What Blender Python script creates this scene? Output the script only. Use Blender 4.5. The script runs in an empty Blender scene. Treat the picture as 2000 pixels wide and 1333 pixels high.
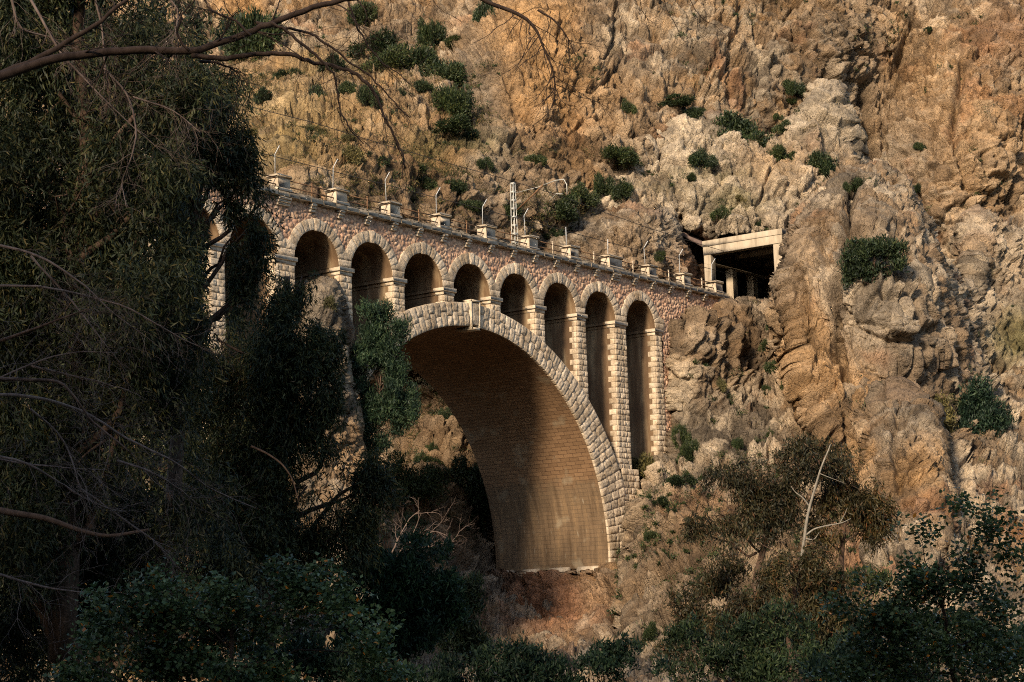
import bpy, math, random
import numpy as np
from mathutils import Matrix, Vector

SC = bpy.context.scene
COL = SC.collection

# ------------------------------------------------------------------ camera
CAM = np.array([-103.5297, -92.4403, -26.2960])
YAW, PITCH, ROLL, FPX = 0.646306766, 0.149974677, -0.0283119261, 3720.92
_F = np.array([math.cos(YAW)*math.cos(PITCH), math.sin(YAW)*math.cos(PITCH), math.sin(PITCH)])
_R0 = np.array([math.sin(YAW), -math.cos(YAW), 0.0]); _U0 = np.cross(_R0, _F)
CR = math.cos(ROLL)*_R0 + math.sin(ROLL)*_U0
CU = -math.sin(ROLL)*_R0 + math.cos(ROLL)*_U0
CF = _F
cd = bpy.data.cameras.new("camera"); cam = bpy.data.objects.new("camera", cd); COL.objects.link(cam)
cam.matrix_world = Matrix(((CR[0], CU[0], -CF[0], CAM[0]), (CR[1], CU[1], -CF[1], CAM[1]), (CR[2], CU[2], -CF[2], CAM[2]), (0, 0, 0, 1)))
cd.sensor_fit = 'HORIZONTAL'; cd.sensor_width = 36.0; cd.lens = FPX/2000*36.0
cd.clip_start = 0.5; cd.clip_end = 3000
SC.camera = cam

# ------------------------------------------------------------------ light
SUN = np.array([-3.5, -0.95, 1.68]); SUN /= np.linalg.norm(SUN)
w = bpy.data.worlds.new("World"); SC.world = w; w.use_nodes = True
nt = w.node_tree; bg = nt.nodes['Background']; sky = nt.nodes.new('ShaderNodeTexSky')
sky.sky_type = 'NISHITA'; sky.sun_disc = False
sky.sun_elevation = math.asin(SUN[2]); sky.sun_rotation = math.atan2(SUN[0], SUN[1])
nt.links.new(sky.outputs[0], bg.inputs[0]); bg.inputs[1].default_value = 0.15
sd = bpy.data.lights.new("sun", 'SUN'); so = bpy.data.objects.new("sun", sd); COL.objects.link(so)
sd.energy = 5.0; sd.angle = math.radians(8); sd.color = (1.0, 0.82, 0.60)
so.rotation_euler = Vector(SUN).to_track_quat('Z', 'Y').to_euler()
SC.view_settings.view_transform = 'Standard'; SC.view_settings.look = 'None'
SC.view_settings.exposure = 0.48; SC.view_settings.gamma = 1.0
SC.cycles.max_bounces = 6; SC.cycles.diffuse_bounces = 3; SC.cycles.transparent_max_bounces = 4
SC.cycles.use_denoising = False; SC.cycles.filter_width = 1.05; SC.cycles.sample_clamp_indirect = 3.0

# ------------------------------------------------------------------ helpers
def ray(u, v):
    u = np.asarray(u, float); v = np.asarray(v, float)
    return CF + CR*((u-1000)/FPX)[..., None] - CU*((v-666.5)/FPX)[..., None]
def W(u, v, D):                                   # a point seen at pixel (u, v), D metres deep
    return CAM + ray(u, v)*np.asarray(D, float)[..., None]
def pix(P):
    d = np.asarray(P, float)-CAM; z = d@CF
    return 1000+FPX*(d@CR)/z, 666.5-FPX*(d@CU)/z, z

def hsh(i, j, k, seed):
    h = (i.astype(np.uint32)*np.uint32(374761393) + j.astype(np.uint32)*np.uint32(668265263)
         + k.astype(np.uint32)*np.uint32(2246822519) + np.uint32((seed*3266489917) & 0xffffffff))
    h = (h ^ (h >> np.uint32(13)))*np.uint32(1274126177)
    h = (h ^ (h >> np.uint32(16)))*np.uint32(2654435761)
    return h ^ (h >> np.uint32(15))
def perlin(P, seed=0):
    P = np.asarray(P, np.float32); F = np.floor(P); I = F.astype(np.int64).astype(np.uint32); f = P-F
    t = f*f*f*(f*(f*6-15)+10); out = np.zeros(len(P), np.float32)
    for a in (0, 1):
        wx = t[:, 0] if a else 1-t[:, 0]
        for b in (0, 1):
            wy = t[:, 1] if b else 1-t[:, 1]
            for c in (0, 1):
                wz = t[:, 2] if c else 1-t[:, 2]
                h = hsh(I[:, 0]+np.uint32(a), I[:, 1]+np.uint32(b), I[:, 2]+np.uint32(c), seed)
                g = ((h & np.uint32(1023)).astype(np.float32)/511.5-1)*(f[:, 0]-a) \
                    + (((h >> np.uint32(10)) & np.uint32(1023)).astype(np.float32)/511.5-1)*(f[:, 1]-b) \
                    + (((h >> np.uint32(20)) & np.uint32(1023)).astype(np.float32)/511.5-1)*(f[:, 2]-c)
                out += wx*wy*wz*g
    return out*1.2
def fbm(P, o=4, seed=0, g=0.5):
    s = 0; a = 1.0
    for i in range(o):
        s = s + a*perlin(P*(2.03**i)+17.3*i, seed+i); a *= g
    return s
def ridged(P, o=3, seed=0):
    s = 0; a = 1.0
    for i in range(o):
        s = s + a*(1-2*np.abs(perlin(P*(2.03**i)+9.1*i, seed+i))); a *= 0.5
    return s
def worley(P, seed=0, tilt=False):
    P = np.asarray(P, np.float32); F = np.floor(P); I = F.astype(np.int64).astype(np.uint32); f = P-F
    f1 = np.full(len(P), 9, np.float32); f2 = f1.copy(); cid = np.zeros(len(P), np.float32); tl = np.zeros(len(P), np.float32)
    for a in (-1, 0, 1):
        for b in (-1, 0, 1):
            for c in (-1, 0, 1):
                h = hsh(I[:, 0]+np.uint32(a & 0xffffffff), I[:, 1]+np.uint32(b & 0xffffffff), I[:, 2]+np.uint32(c & 0xffffffff), seed)
                dx = a + (h & np.uint32(1023)).astype(np.float32)/1023 - f[:, 0]
                dy = b + ((h >> np.uint32(10)) & np.uint32(1023)).astype(np.float32)/1023 - f[:, 1]
                dz = c + ((h >> np.uint32(20)) & np.uint32(1023)).astype(np.float32)/1023 - f[:, 2]
                d = dx*dx+dy*dy+dz*dz
                n = d < f1
                f2 = np.where(n, f1, np.minimum(f2, d)); f1 = np.where(n, d, f1)
                hh = h*np.uint32(2891336453); cid = np.where(n, (hh >> np.uint32(12)).astype(np.float32)/1048575, cid)
                if tilt:
                    hh = hh*np.uint32(1597334677); hh = hh ^ (hh >> np.uint32(15))
                    g = ((hh & np.uint32(1023)).astype(np.float32)/511.5-1)*dx+(((hh >> np.uint32(10)) & np.uint32(1023)).astype(np.float32)/511.5-1)*dy+(((hh >> np.uint32(20)) & np.uint32(1023)).astype(np.float32)/511.5-1)*dz
                    tl = np.where(n, g, tl)
    return (np.sqrt(f1), np.sqrt(f2), cid, tl) if tilt else (np.sqrt(f1), np.sqrt(f2), cid)
def sstep(a, b, x):
    t = np.clip((x-a)/(b-a), 0, 1); return t*t*(3-2*t)

class MB:
    def __init__(s): s.v = []; s.q = []; s.t = []; s.c = []; s.uv = []; s.n = 0
    def add(s, V, Q=None, T=None, col=None, uv=None):
        V = np.asarray(V, np.float32).reshape(-1, 3)
        if Q is not None and len(Q): s.q.append(np.asarray(Q, np.int64).reshape(-1, 4)+s.n)
        if T is not None and len(T): s.t.append(np.asarray(T, np.int64).reshape(-1, 3)+s.n)
        s.v.append(V); s.n += len(V)
        if col is not None: s.c.append(np.broadcast_to(np.asarray(col, np.float32), (len(V), 3)))
        if uv is not None: s.uv.append(np.asarray(uv, np.float32))
    def build(s, name, mat, parent=None, smooth=False, loc=None):
        V = np.concatenate(s.v) if s.v else np.zeros((0, 3), np.float32)
        off = np.zeros(3)
        if parent is not None:
            r = parent; off = np.zeros(3)
            while r is not None: off = off+np.array(r.location); r = r.parent
        elif loc is not None: off = np.array(loc, float)
        V = (V-off).astype(np.float32)
        Q = np.concatenate(s.q) if s.q else np.zeros((0, 4), np.int64)
        T = np.concatenate(s.t) if s.t else np.zeros((0, 3), np.int64)
        me = bpy.data.meshes.new(name)
        me.vertices.add(len(V)); me.vertices.foreach_set('co', V.ravel())
        L = np.concatenate([Q.ravel(), T.ravel()]).astype(np.int32)
        me.loops.add(len(L)); me.loops.foreach_set('vertex_index', L)
        st = np.concatenate([np.arange(len(Q))*4, len(Q)*4+np.arange(len(T))*3]).astype(np.int32)
        me.polygons.add(len(st)); me.polygons.foreach_set('loop_start', st)
        if smooth: me.polygons.foreach_set('use_smooth', np.ones(len(st), bool))
        me.update(calc_edges=True)
        if s.c:
            C = np.concatenate(s.c); a = me.color_attributes.new('col', 'FLOAT_COLOR', 'POINT')
            a.data.foreach_set('color', np.c_[C, np.ones(len(C), np.float32)].astype(np.float32).ravel())
        if s.uv:
            UV = np.concatenate(s.uv); l = me.uv_layers.new(name='uv')
            l.data.foreach_set('uv', UV[L].astype(np.float32).ravel())
        me.materials.append(mat)
        o = bpy.data.objects.new(name, me); COL.objects.link(o)
        if parent is not None: o.parent = parent
        elif loc is not None: o.location = loc
        return o

def gridq(nu, nv):                                # quads of a (nv, nu) vertex grid
    i = np.arange(nv-1)[:, None]*nu+np.arange(nu-1)[None, :]
    return np.stack([i, i+1, i+1+nu, i+nu], -1).reshape(-1, 4)
def box(mb, a, b, col=None):
    x0, y0, z0 = a; x1, y1, z1 = b
    V = [(x0, y0, z0), (x1, y0, z0), (x1, y1, z0), (x0, y1, z0), (x0, y0, z1), (x1, y0, z1), (x1, y1, z1), (x0, y1, z1)]
    mb.add(V, [(3, 2, 1, 0), (4, 5, 6, 7), (0, 1, 5, 4), (1, 2, 6, 5), (2, 3, 7, 6), (3, 0, 4, 7)], col=col)
def bevbox(mb, a, b, e=0.04, jit=0.0, rng=None):  # box with chamfered edges
    a = np.array(a, float); b = np.array(b, float); V = []; idx = {}
    for ax in range(3):
        for sx in (0, 1):
            for sy in (0, 1):
                for sz in (0, 1):
                    s = (sx, sy, sz); p = np.where(np.array(s) == 1, b, a).astype(float)
                    for k in range(3):
                        if k != ax: p[k] += -e if s[k] else e
                    if jit and rng is not None: p = p+(rng.random(3)-.5)*jit
                    idx[(ax, s)] = len(V); V.append(p)
    Q = []; T = []
    def cyc(l, flip): Q.append(l[::-1] if flip else l)
    for ax in range(3):
        o = [k for k in range(3) if k != ax]
        for s in (0, 1):
            l = []
            for (p, q) in ((0, 0), (1, 0), (1, 1), (0, 1)):
                c = [0, 0, 0]; c[ax] = s; c[o[0]] = p; c[o[1]] = q; l.append(idx[(ax, tuple(c))])
            Q.append(l)
    for ax in range(3):                            # edges along axis ax
        o = [k for k in range(3) if k != ax]
        for p in (0, 1):
            for q in (0, 1):
                c0 = [0, 0, 0]; c0[o[0]] = p; c0[o[1]] = q; c1 = list(c0); c1[ax] = 1
                Q.append([idx[(o[0], tuple(c0))], idx[(o[0], tuple(c1))], idx[(o[1], tuple(c1))], idx[(o[1], tuple(c0))]])
    for s in np.ndindex(2, 2, 2): T.append([idx[(0, s)], idx[(1, s)], idx[(2, s)]])
    mb.add(V, Q, T)
def tube(mb, pts, rad, sides=5, col=None, cap=True):
    P = np.asarray(pts, float); n = len(P); r = np.broadcast_to(np.asarray(rad, float), (n,))
    t = np.gradient(P, axis=0); t /= np.linalg.norm(t, axis=1)[:, None]+1e-9
    up = np.array([0.31, 0.17, 0.93]);
    if abs(t[0]@up) > .9: up = np.array([1., 0.2, 0])
    a = np.cross(t, up); a /= np.linalg.norm(a, axis=1)[:, None]+1e-9; b = np.cross(t, a)
    ang = np.arange(sides)*2*math.pi/sides
    V = P[:, None]+r[:, None, None]*(a[:, None]*np.cos(ang)[None, :, None]+b[:, None]*np.sin(ang)[None, :, None])
    i = np.arange(n-1)[:, None]*sides; j = np.arange(sides)[None]; k = (j+1) % sides
    Q = np.stack([i+j, i+k, i+sides+k, i+sides+j], -1).reshape(-1, 4)
    V = V.reshape(-1, 3); T = []
    if cap:
        V = np.vstack([V, P[:1], P[-1:]]); m = n*sides
        T = [(m, int((x+1) % sides), x) for x in range(sides)]+[(m+1, (n-1)*sides+x, (n-1)*sides+(x+1) % sides) for x in range(sides)]
    mb.add(V, Q, T, col=col)

def tag(o, label=None, cat=None, group=None, kind=None):
    if label: o['label'] = label
    if cat: o['category'] = cat
    if group: o['group'] = group
    if kind: o['kind'] = kind
    return o
def empty(name, loc, label, cat, group=None):
    o = bpy.data.objects.new(name, None); COL.objects.link(o); o.location = [float(x) for x in loc]
    o.empty_display_size = 0.3
    return tag(o, label, cat, group)

# ------------------------------------------------------------------ materials
class NT:
    def __init__(s, name):
        s.m = bpy.data.materials.new(name); s.m.use_nodes = True; s.t = s.m.node_tree
        s.b = s.t.nodes['Principled BSDF']; s.out = s.t.nodes['Material Output']
        s.b.inputs['Specular IOR Level'].default_value = 0.15
        s.tc = s.t.nodes.new('ShaderNodeTexCoord'); s.obj = s.tc.outputs['Object']
    def n(s, typ, **k):
        x = s.t.nodes.new(typ)
        for a, b in k.items(): setattr(x, a, b)
        return x
    def l(s, a, b): s.t.links.new(a, b)
    def val(s, sock, v):
        if hasattr(v, 'is_linked') or hasattr(v, 'links'): s.l(v, sock)
        else: sock.default_value = v
    def mapping(s, scale=(1, 1, 1), rot=(0, 0, 0), src=None):
        x = s.n('ShaderNodeMapping'); s.l(src or s.obj, x.inputs[0]); x.inputs['Scale'].default_value = scale; x.inputs['Rotation'].default_value = rot
        return x.outputs[0]
    def noise(s, scale, detail=4, rough=.55, vec=None, dist=0):
        x = s.n('ShaderNodeTexNoise'); s.l(vec or s.obj, x.inputs['Vector']); x.inputs['Scale'].default_value = scale
        x.inputs['Detail'].default_value = detail; x.inputs['Roughness'].default_value = rough; x.inputs['Distortion'].default_value = dist
        return x.outputs['Fac']
    def vor(s, scale, feature='F1', out='Distance', vec=None):
        x = s.n('ShaderNodeTexVoronoi', feature=feature); s.l(vec or s.obj, x.inputs['Vector']); x.inputs['Scale'].default_value = scale
        return x.outputs[out]
    def ramp(s, fac, stops, interp='LINEAR'):
        x = s.n('ShaderNodeValToRGB'); s.l(fac, x.inputs[0]); x.color_ramp.interpolation = interp; e = x.color_ramp.elements
        while len(e) < len(stops): e.new(.5)
        for i, (p, c) in enumerate(stops):
            e[i].position = p; e[i].color = (c, c, c, 1) if isinstance(c, (int, float)) else (*c, 1)
        return x.outputs[0]
    def mix(s, fac, a, b, mode='MIX'):
        x = s.n('ShaderNodeMix', data_type='RGBA', blend_type=mode)
        s.val(x.inputs[0], fac)
        for sock, v in ((x.inputs[6], a), (x.inputs[7], b)):
            if isinstance(v, tuple): sock.default_value = (*v, 1)
            else: s.l(v, sock)
        return x.outputs[2]
    def math(s, op, a, b=0.0):
        x = s.n('ShaderNodeMath', operation=op); s.val(x.inputs[0], a); s.val(x.inputs[1], b); return x.outputs[0]
    def bump(s, h, strength=.5, dist=.1, prev=None):
        x = s.n('ShaderNodeBump'); s.l(h, x.inputs['Height']); x.inputs['Strength'].default_value = strength; x.inputs['Distance'].default_value = dist
        if prev is not None: s.l(prev, x.inputs['Normal'])
        return x.outputs[0]
    def attr(s, name='col'):
        x = s.n('ShaderNodeVertexColor'); x.layer_name = name; return x.outputs[0]
    def fin(s, col=None, nrm=None, rough=.9):
        if col is not None:
            if isinstance(col, tuple): s.b.inputs['Base Color'].default_value = (*col, 1)
            else: s.l(col, s.b.inputs['Base Color'])
        if nrm is not None: s.l(nrm, s.b.inputs['Normal'])
        s.b.inputs['Roughness'].default_value = rough
        return s.m

def mat_rock():
    s = NT('rock'); c = s.attr()
    n1 = s.noise(1.1, 8, .62); n2 = s.noise(5.0, 6, .6); n3 = s.noise(.35, 4, .5)
    c = s.mix(1.0, c, s.ramp(n1, [(.28, (.60, .58, .56)), (.5, (1, 1, 1)), (.75, (1.32, 1.28, 1.2))]), 'MULTIPLY')
    c = s.mix(1.0, c, s.ramp(n2, [(.3, (.70, .70, .70)), (.5, (1, 1, 1)), (.72, (1.25, 1.22, 1.18))]), 'MULTIPLY')
    c = s.mix(s.ramp(n3, [(.52, 0.0), (.66, .55)]), c, s.mix(1.0, c, (.72, .74, .78), 'MULTIPLY'))
    h1 = s.noise(2.2, 9, .68); v = s.vor(2.6, 'DISTANCE_TO_EDGE', 'Distance', s.mapping((1, 1, .8)))
    b = s.bump(h1, 1.0, .45); b = s.bump(s.noise(8.5, 7, .7), .9, .10, b); b = s.bump(s.ramp(v, [(0, 0.0), (.12, 1.0)]), .6, .12, b)
    return s.fin(c, b, .93)
def mat_block():                                  # dressed limestone blocks
    s = NT('pale_limestone'); c = s.attr()
    n1 = s.noise(2.5, 7, .62); n2 = s.noise(.7, 4, .55)
    c = s.mix(1.0, c, s.ramp(n1, [(.3, (.66, .62, .56)), (.5, (1, 1, 1)), (.75, (1.14, 1.12, 1.06))]), 'MULTIPLY')
    c = s.mix(s.ramp(n2, [(.46, 0.0), (.64, .8)]), c, s.mix(1.0, c, (.60, .55, .48), 'MULTIPLY'))
    c = s.mix(s.ramp(s.noise(1.7, 5, .6, s.mapping((1, 1, .14))), [(.56, 0.0), (.68, .6)]), c, (.15, .115, .08))
    b = s.bump(s.noise(5.5, 8, .68), .9, .12)
    return s.fin(c, b, .9)
def mat_rubble():
    s = NT('pink_rubble'); c = s.attr()
    c = s.mix(1.0, c, s.ramp(s.noise(4, 6, .6), [(.3, (.68, .64, .62)), (.5, (1, 1, 1)), (.75, (1.18, 1.15, 1.12))]), 'MULTIPLY')
    c = s.mix(s.ramp(s.noise(.35, 3, .5), [(.52, 0.0), (.7, .25)]), c, (.24, .13, .085))
    c = s.mix(s.ramp(s.noise(1.1, 5, .6, s.mapping((1, 1, .16))), [(.58, 0.0), (.70, .55)]), c, (.12, .085, .07))
    return s.fin(c, s.bump(s.noise(7, 6, .65), .6, .06), .92)
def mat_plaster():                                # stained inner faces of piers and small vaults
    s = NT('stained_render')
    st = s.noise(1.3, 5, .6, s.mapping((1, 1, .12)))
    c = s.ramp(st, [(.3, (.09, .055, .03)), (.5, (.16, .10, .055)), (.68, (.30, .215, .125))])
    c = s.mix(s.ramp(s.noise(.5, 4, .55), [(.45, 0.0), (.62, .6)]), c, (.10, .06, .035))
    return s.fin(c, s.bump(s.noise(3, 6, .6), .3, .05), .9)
def mat_soffit():                                 # coursed vault of the great arch, uv = (metres across, metres along the curve)
    s = NT('coursed_vault'); uv = s.tc.outputs['UV']
    br = s.n('ShaderNodeTexBrick'); s.l(uv, br.inputs['Vector']); br.inputs['Scale'].default_value = 1
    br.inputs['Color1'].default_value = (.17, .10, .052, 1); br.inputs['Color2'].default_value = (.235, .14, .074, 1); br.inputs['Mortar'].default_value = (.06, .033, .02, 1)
    br.inputs['Mortar Size'].default_value = .022; br.inputs['Brick Width'].default_value = .95; br.inputs['Row Height'].default_value = .36; br.inputs['Mortar Smooth'].default_value = .3
    sep = s.n('ShaderNodeSeparateXYZ'); s.l(uv, sep.inputs[0])
    n = s.noise(.9, 6, .6); low = s.math('ADD', sep.outputs['Y'], s.math('MULTIPLY', n, 3.2))
    lowm = s.ramp(s.math('MULTIPLY', low, .1), [(.78, 1.0), (.90, 0.0)])          # first eight metres above the springing are lichen grey
    st = s.noise(1.6, 6, .62, s.mapping((1.0, .10, 1), src=uv))
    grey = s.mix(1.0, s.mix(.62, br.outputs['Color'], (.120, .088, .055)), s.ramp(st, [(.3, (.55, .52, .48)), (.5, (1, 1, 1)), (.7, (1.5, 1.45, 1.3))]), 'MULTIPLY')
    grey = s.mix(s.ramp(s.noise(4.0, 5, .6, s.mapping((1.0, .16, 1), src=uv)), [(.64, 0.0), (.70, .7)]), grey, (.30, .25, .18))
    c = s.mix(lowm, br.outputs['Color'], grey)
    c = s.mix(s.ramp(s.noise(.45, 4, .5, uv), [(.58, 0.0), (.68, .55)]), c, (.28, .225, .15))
    b = s.bump(br.outputs['Fac'], -.8, .07); b = s.bump(s.noise(4, 7, .65), .5, .06, b)
    return s.fin(c, b, .92)
def mat_plain(name, c0, c1, scale=2.0, rough=.85, bump=.3, dist=.04, metal=0.0):
    s = NT(name); c = s.ramp(s.noise(scale, 6, .6), [(.3, c0), (.7, c1)])
    m = s.fin(c, s.bump(s.noise(scale*4, 5, .6), bump, dist), rough); s.b.inputs['Metallic'].default_value = metal
    return m
def mat_concrete():
    s = NT('weathered_concrete')
    c = s.ramp(s.noise(1.2, 6, .6, s.mapping((1, 1, .25))), [(.3, (.16, .125, .085)), (.5, (.36, .29, .205)), (.75, (.47, .39, .285))])
    return s.fin(c, s.bump(s.noise(5, 6, .6), .3, .04), .9)
def mat_bark(name, c0, c1):
    s = NT(name); n = s.noise(6, 6, .6, s.mapping((1, 1, .3)))
    return s.fin(s.ramp(n, [(.3, c0), (.7, c1)]), s.bump(n, .5, .03), .9)
def mat_leaf(name, stops, trans=.25, rough=.55):
    s = NT(name); g = s.n('ShaderNodeNewGeometry')
    c = s.ramp(g.outputs['Random Per Island'], stops)
    c = s.mix(1.0, c, s.ramp(s.noise(.55, 3, .5), [(.35, (.6, .62, .62)), (.65, (1.3, 1.25, 1.1))]), 'MULTIPLY')
    oi = s.n('ShaderNodeObjectInfo'); c = s.mix(1.0, c, s.ramp(oi.outputs['Random'], [(0, (.75, .80, .85)), (.5, (1.05, 1.05, 1.0)), (1, (1.32, 1.18, .95))]), 'MULTIPLY')
    s.fin(c, None, rough); s.b.inputs['Specular IOR Level'].default_value = .25
    t = s.n('ShaderNodeBsdfTranslucent'); s.l(c, t.inputs[0]); mx = s.n('ShaderNodeMixShader'); mx.inputs[0].default_value = trans
    s.l(s.b.outputs[0], mx.inputs[1]); s.l(t.outputs[0], mx.inputs[2]); s.l(mx.outputs[0], s.out.inputs[0])
    return s.m
M = dict(rock=mat_rock(), block=mat_block(), rubble=mat_rubble(), plaster=mat_plaster(), soffit=mat_soffit(), concrete=mat_concrete(),
         trim=mat_plain('weathered_trim', (.34, .26, .175), (.56, .46, .34), 2.5, .9, .5, .05),
         cornice=mat_plain('cornice_stone', (.22, .17, .115), (.47, .38, .27), 1.7, .9, .6, .05),
         ballast=mat_plain('ballast', (.10, .075, .05), (.36, .29, .2), 9, .95, .9, .1),
         rust=mat_plain('rusty_iron', (.10, .05, .03), (.24, .14, .07), 5, .8, .3, .01),
         galv=mat_plain('galvanised_steel', (.30, .29, .26), (.48, .46, .40), 4, .5, .1, .005, .2),
         white=mat_plain('white_paint', (.45, .46, .46), (.62, .62, .60), 3, .6, .1, .005),
         dark=mat_plain('dark_iron', (.03, .027, .025), (.06, .05, .045), 4, .6, .2, .01),
         canopy=mat_plain('brown_sheet', (.10, .07, .06), (.16, .11, .09), 2, .8, .2, .02),
         wire=mat_plain('wire', (.035, .03, .026), (.05, .045, .04), 3, .6, .1, .005),
         ground=mat_plain('gorge_floor', (.03, .028, .014), (.085, .066, .035), .4, .95, .8, .2),
         bark=mat_bark('dark_bark', (.04, .025, .018), (.115, .074, .052)),
         barkred=mat_bark('reddish_bark', (.055, .032, .023), (.17, .105, .072)),
         twig=mat_bark('grey_twig', (.09, .062, .05), (.23, .165, .13)),
         dead=mat_bark('dead_wood', (.12, .10, .078), (.29, .26, .21)),
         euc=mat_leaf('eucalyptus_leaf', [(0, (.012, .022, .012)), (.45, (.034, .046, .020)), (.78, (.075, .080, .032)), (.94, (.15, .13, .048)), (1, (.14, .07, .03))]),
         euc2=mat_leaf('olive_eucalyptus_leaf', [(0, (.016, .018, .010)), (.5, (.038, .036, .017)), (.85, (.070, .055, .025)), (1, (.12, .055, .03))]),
         eucshade=mat_leaf('shaded_eucalyptus_leaf', [(0, (.009, .016, .010)), (.5, (.023, .034, .018)), (.85, (.046, .054, .025)), (1, (.085, .07, .03))]),  # left-edge shade put into a darker copy of the eucalyptus leaf colour
         juniper=mat_leaf('juniper_foliage', [(0, (.010, .024, .016)), (.5, (.022, .046, .027)), (1, (.060, .090, .045))]),
         fig=mat_leaf('broad_leaf', [(0, (.030, .056, .030)), (.5, (.075, .125, .060)), (.9, (.15, .20, .09)), (.975, (.15, .18, .09)), (.985, (.55, .17, .02)), (1, (.65, .25, .03))], .2, .4),
         pine=mat_leaf('pine_foliage', [(0, (.012, .032, .018)), (.5, (.030, .062, .028)), (1, (.075, .115, .040))]),
         bush=mat_leaf('dark_scrub_leaf', [(0, (.010, .020, .010)), (.5, (.024, .040, .016)), (1, (.060, .072, .028))], .15),
         olive=mat_leaf('olive_scrub_leaf', [(0, (.05, .045, .022)), (.5, (.09, .085, .035)), (1, (.16, .135, .06))], .15),
         scrub=mat_leaf('dry_scrub', [(0, (.025, .03, .012)), (.4, (.065, .062, .022)), (.75, (.13, .10, .04)), (1, (.12, .06, .04))], .2, .8))

exec_order = []
# ------------------------------------------------------------------ the bridge
rng = np.random.default_rng(7)
BW = 12.3                                          # width of the bridge
CY = 0.2                                           # wall face
def stone_col(n=1):
    t = rng.random((n, 1)); b = .70+.42*rng.random((n, 1))
    return (np.array([.62, .51, .38])*(1-t*.5)+np.array([.49, .36, .235])*(t*.5))*b
def block(mb, fn, nrm, proud=.12, nu=7, nv=6, back=.10, inset=.03, col=None):
    """one rock-faced stone: fn(u, v) gives the point on the wall plane, nrm the outward direction"""
    u = np.linspace(0, 1, nu); v = np.linspace(0, 1, nv)
    U, V = np.meshgrid(u, v); u = U.ravel(); v = V.ravel()
    P = fn(inset+u*(1-2*inset), inset+v*(1-2*inset))
    e = np.minimum(np.minimum(u, 1-u), np.minimum(v, 1-v))
    pil = sstep(0, .15, e)
    s = rng.random()*1000
    tilt = (rng.random()-.5)*.5*(u-.5)+(rng.random()-.5)*.5*(v-.5)
    k = proud*(.62+.30*pil*(1+tilt)) + .5*proud*fbm(P*4.2+s, 3, 5)*sstep(0, .10, e)
    edge = e < 1e-6
    d = np.where(edge, .5*proud, k)
    P1 = P+np.outer(d, nrm)
    mb.add(P1, gridq(nu, nv), col=col if col is not None else stone_col())
    bi = [i for i in range(nu)]+[j*nu+nu-1 for j in range(1, nv)]+[(nv-1)*nu+i for i in range(nu-2, -1, -1)]+[j*nu for j in range(nv-2, 0, -1)]
    A = P1[bi]; B = P[bi]-np.outer(np.full(len(bi), back), nrm); n = len(bi)
    i = np.arange(n); mb.add(np.vstack([A, B]), np.stack([i, n+i, n+(i+1) % n, (i+1) % n], -1), col=col if col is not None else stone_col())
def quad_block(mb, x0, x1, z0, z1, y, proud=.12, **k):
    block(mb, lambda u, v: np.stack([x0+(x1-x0)*u, np.full_like(u, y), z0+(z1-z0)*v], -1), np.array([0, -1., 0]), proud, **k)

bridge = empty('arch_bridge', (14, 6, -20), 'long stone railway bridge with small arches over one great arch, spanning the gorge', 'bridge')
SX, SZ, SR = 14.0, -20.5, 18.0                     # great arch: centre and radius
EX, EZ, ER = 13.83, -23.23, 22.6                   # its upper edge
def extr(x): return EZ+math.sqrt(max(ER*ER-(x-EX)**2, .01))
ACX = [-22, -16, -10.4, -4, 2, 8, 14, 20, 26, 32, 38.4]   # centres of the small arches
AR, AZ, RT = 2.32, 0.30, 0.86
capsX = [(-20, -18.2), (-14.7, -12.95), (-8.45, -6.05)]+[(6*k-1.67, 6*k-.02) for k in range(6)]+[(34.1, 36.2), (40.6, 42.05)]
ARr = [AR]*11
# spandrel of pink rubble, stones modelled
def rubble(name, x0, x1, z0, z1, step, keep):
    nu = int((x1-x0)/step)+1; nv = int((z1-z0)/step)+1
    X, Z = np.meshgrid(np.linspace(x0, x1, nu), np.linspace(z0, z1, nv)); X = X.ravel(); Z = Z.ravel()
    P = np.stack([X, np.zeros_like(X), Z], -1)
    Wp = P+.12*np.stack([perlin(P*1.3, 3), 0*X, perlin(P*1.3, 4)], -1)
    f1, f2, cid = worley(Wp*np.array([1/.38, 1, 1/.33]), 11)
    e = f2-f1
    d = .10*sstep(.0, .30, e)*(.65+.7*cid)+.03*fbm(P*6, 2, 9)
    V = np.stack([X, CY-d, Z], -1)
    t = ((cid*7.13) % 1)[:, None]; b = (.72+.5*((cid*13.7) % 1))[:, None]
    c = (np.array([.47, .27, .17])*(1-t)+np.array([.54, .375, .25])*t)*b
    c = np.where((e < .09)[:, None], np.array([.34, .225, .165]), c)
    Q = gridq(nu, nv); m = V[Q].mean(1); Q = Q[keep(m[:, 0], m[:, 2])]
    mb = MB(); mb.add(V, Q, col=c); return mb.build(name, M['rubble'], bridge, True)
def keep_sp(x, z):
    k = np.ones(len(x), bool)
    for c in ACX: k &= np.hypot(x-c, z-AZ) > AR+RT*.55
    for a, b in capsX: k &= ~((x > a+.1) & (x < b-.1) & (z < 1.0))
    k &= (z > AZ) | (x > 41.6)
    k &= ~((x > 42) & (z < -14))
    return k
rubble('spandrel_wall', -30, 56, -14, 4.62, .075, keep_sp)
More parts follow.
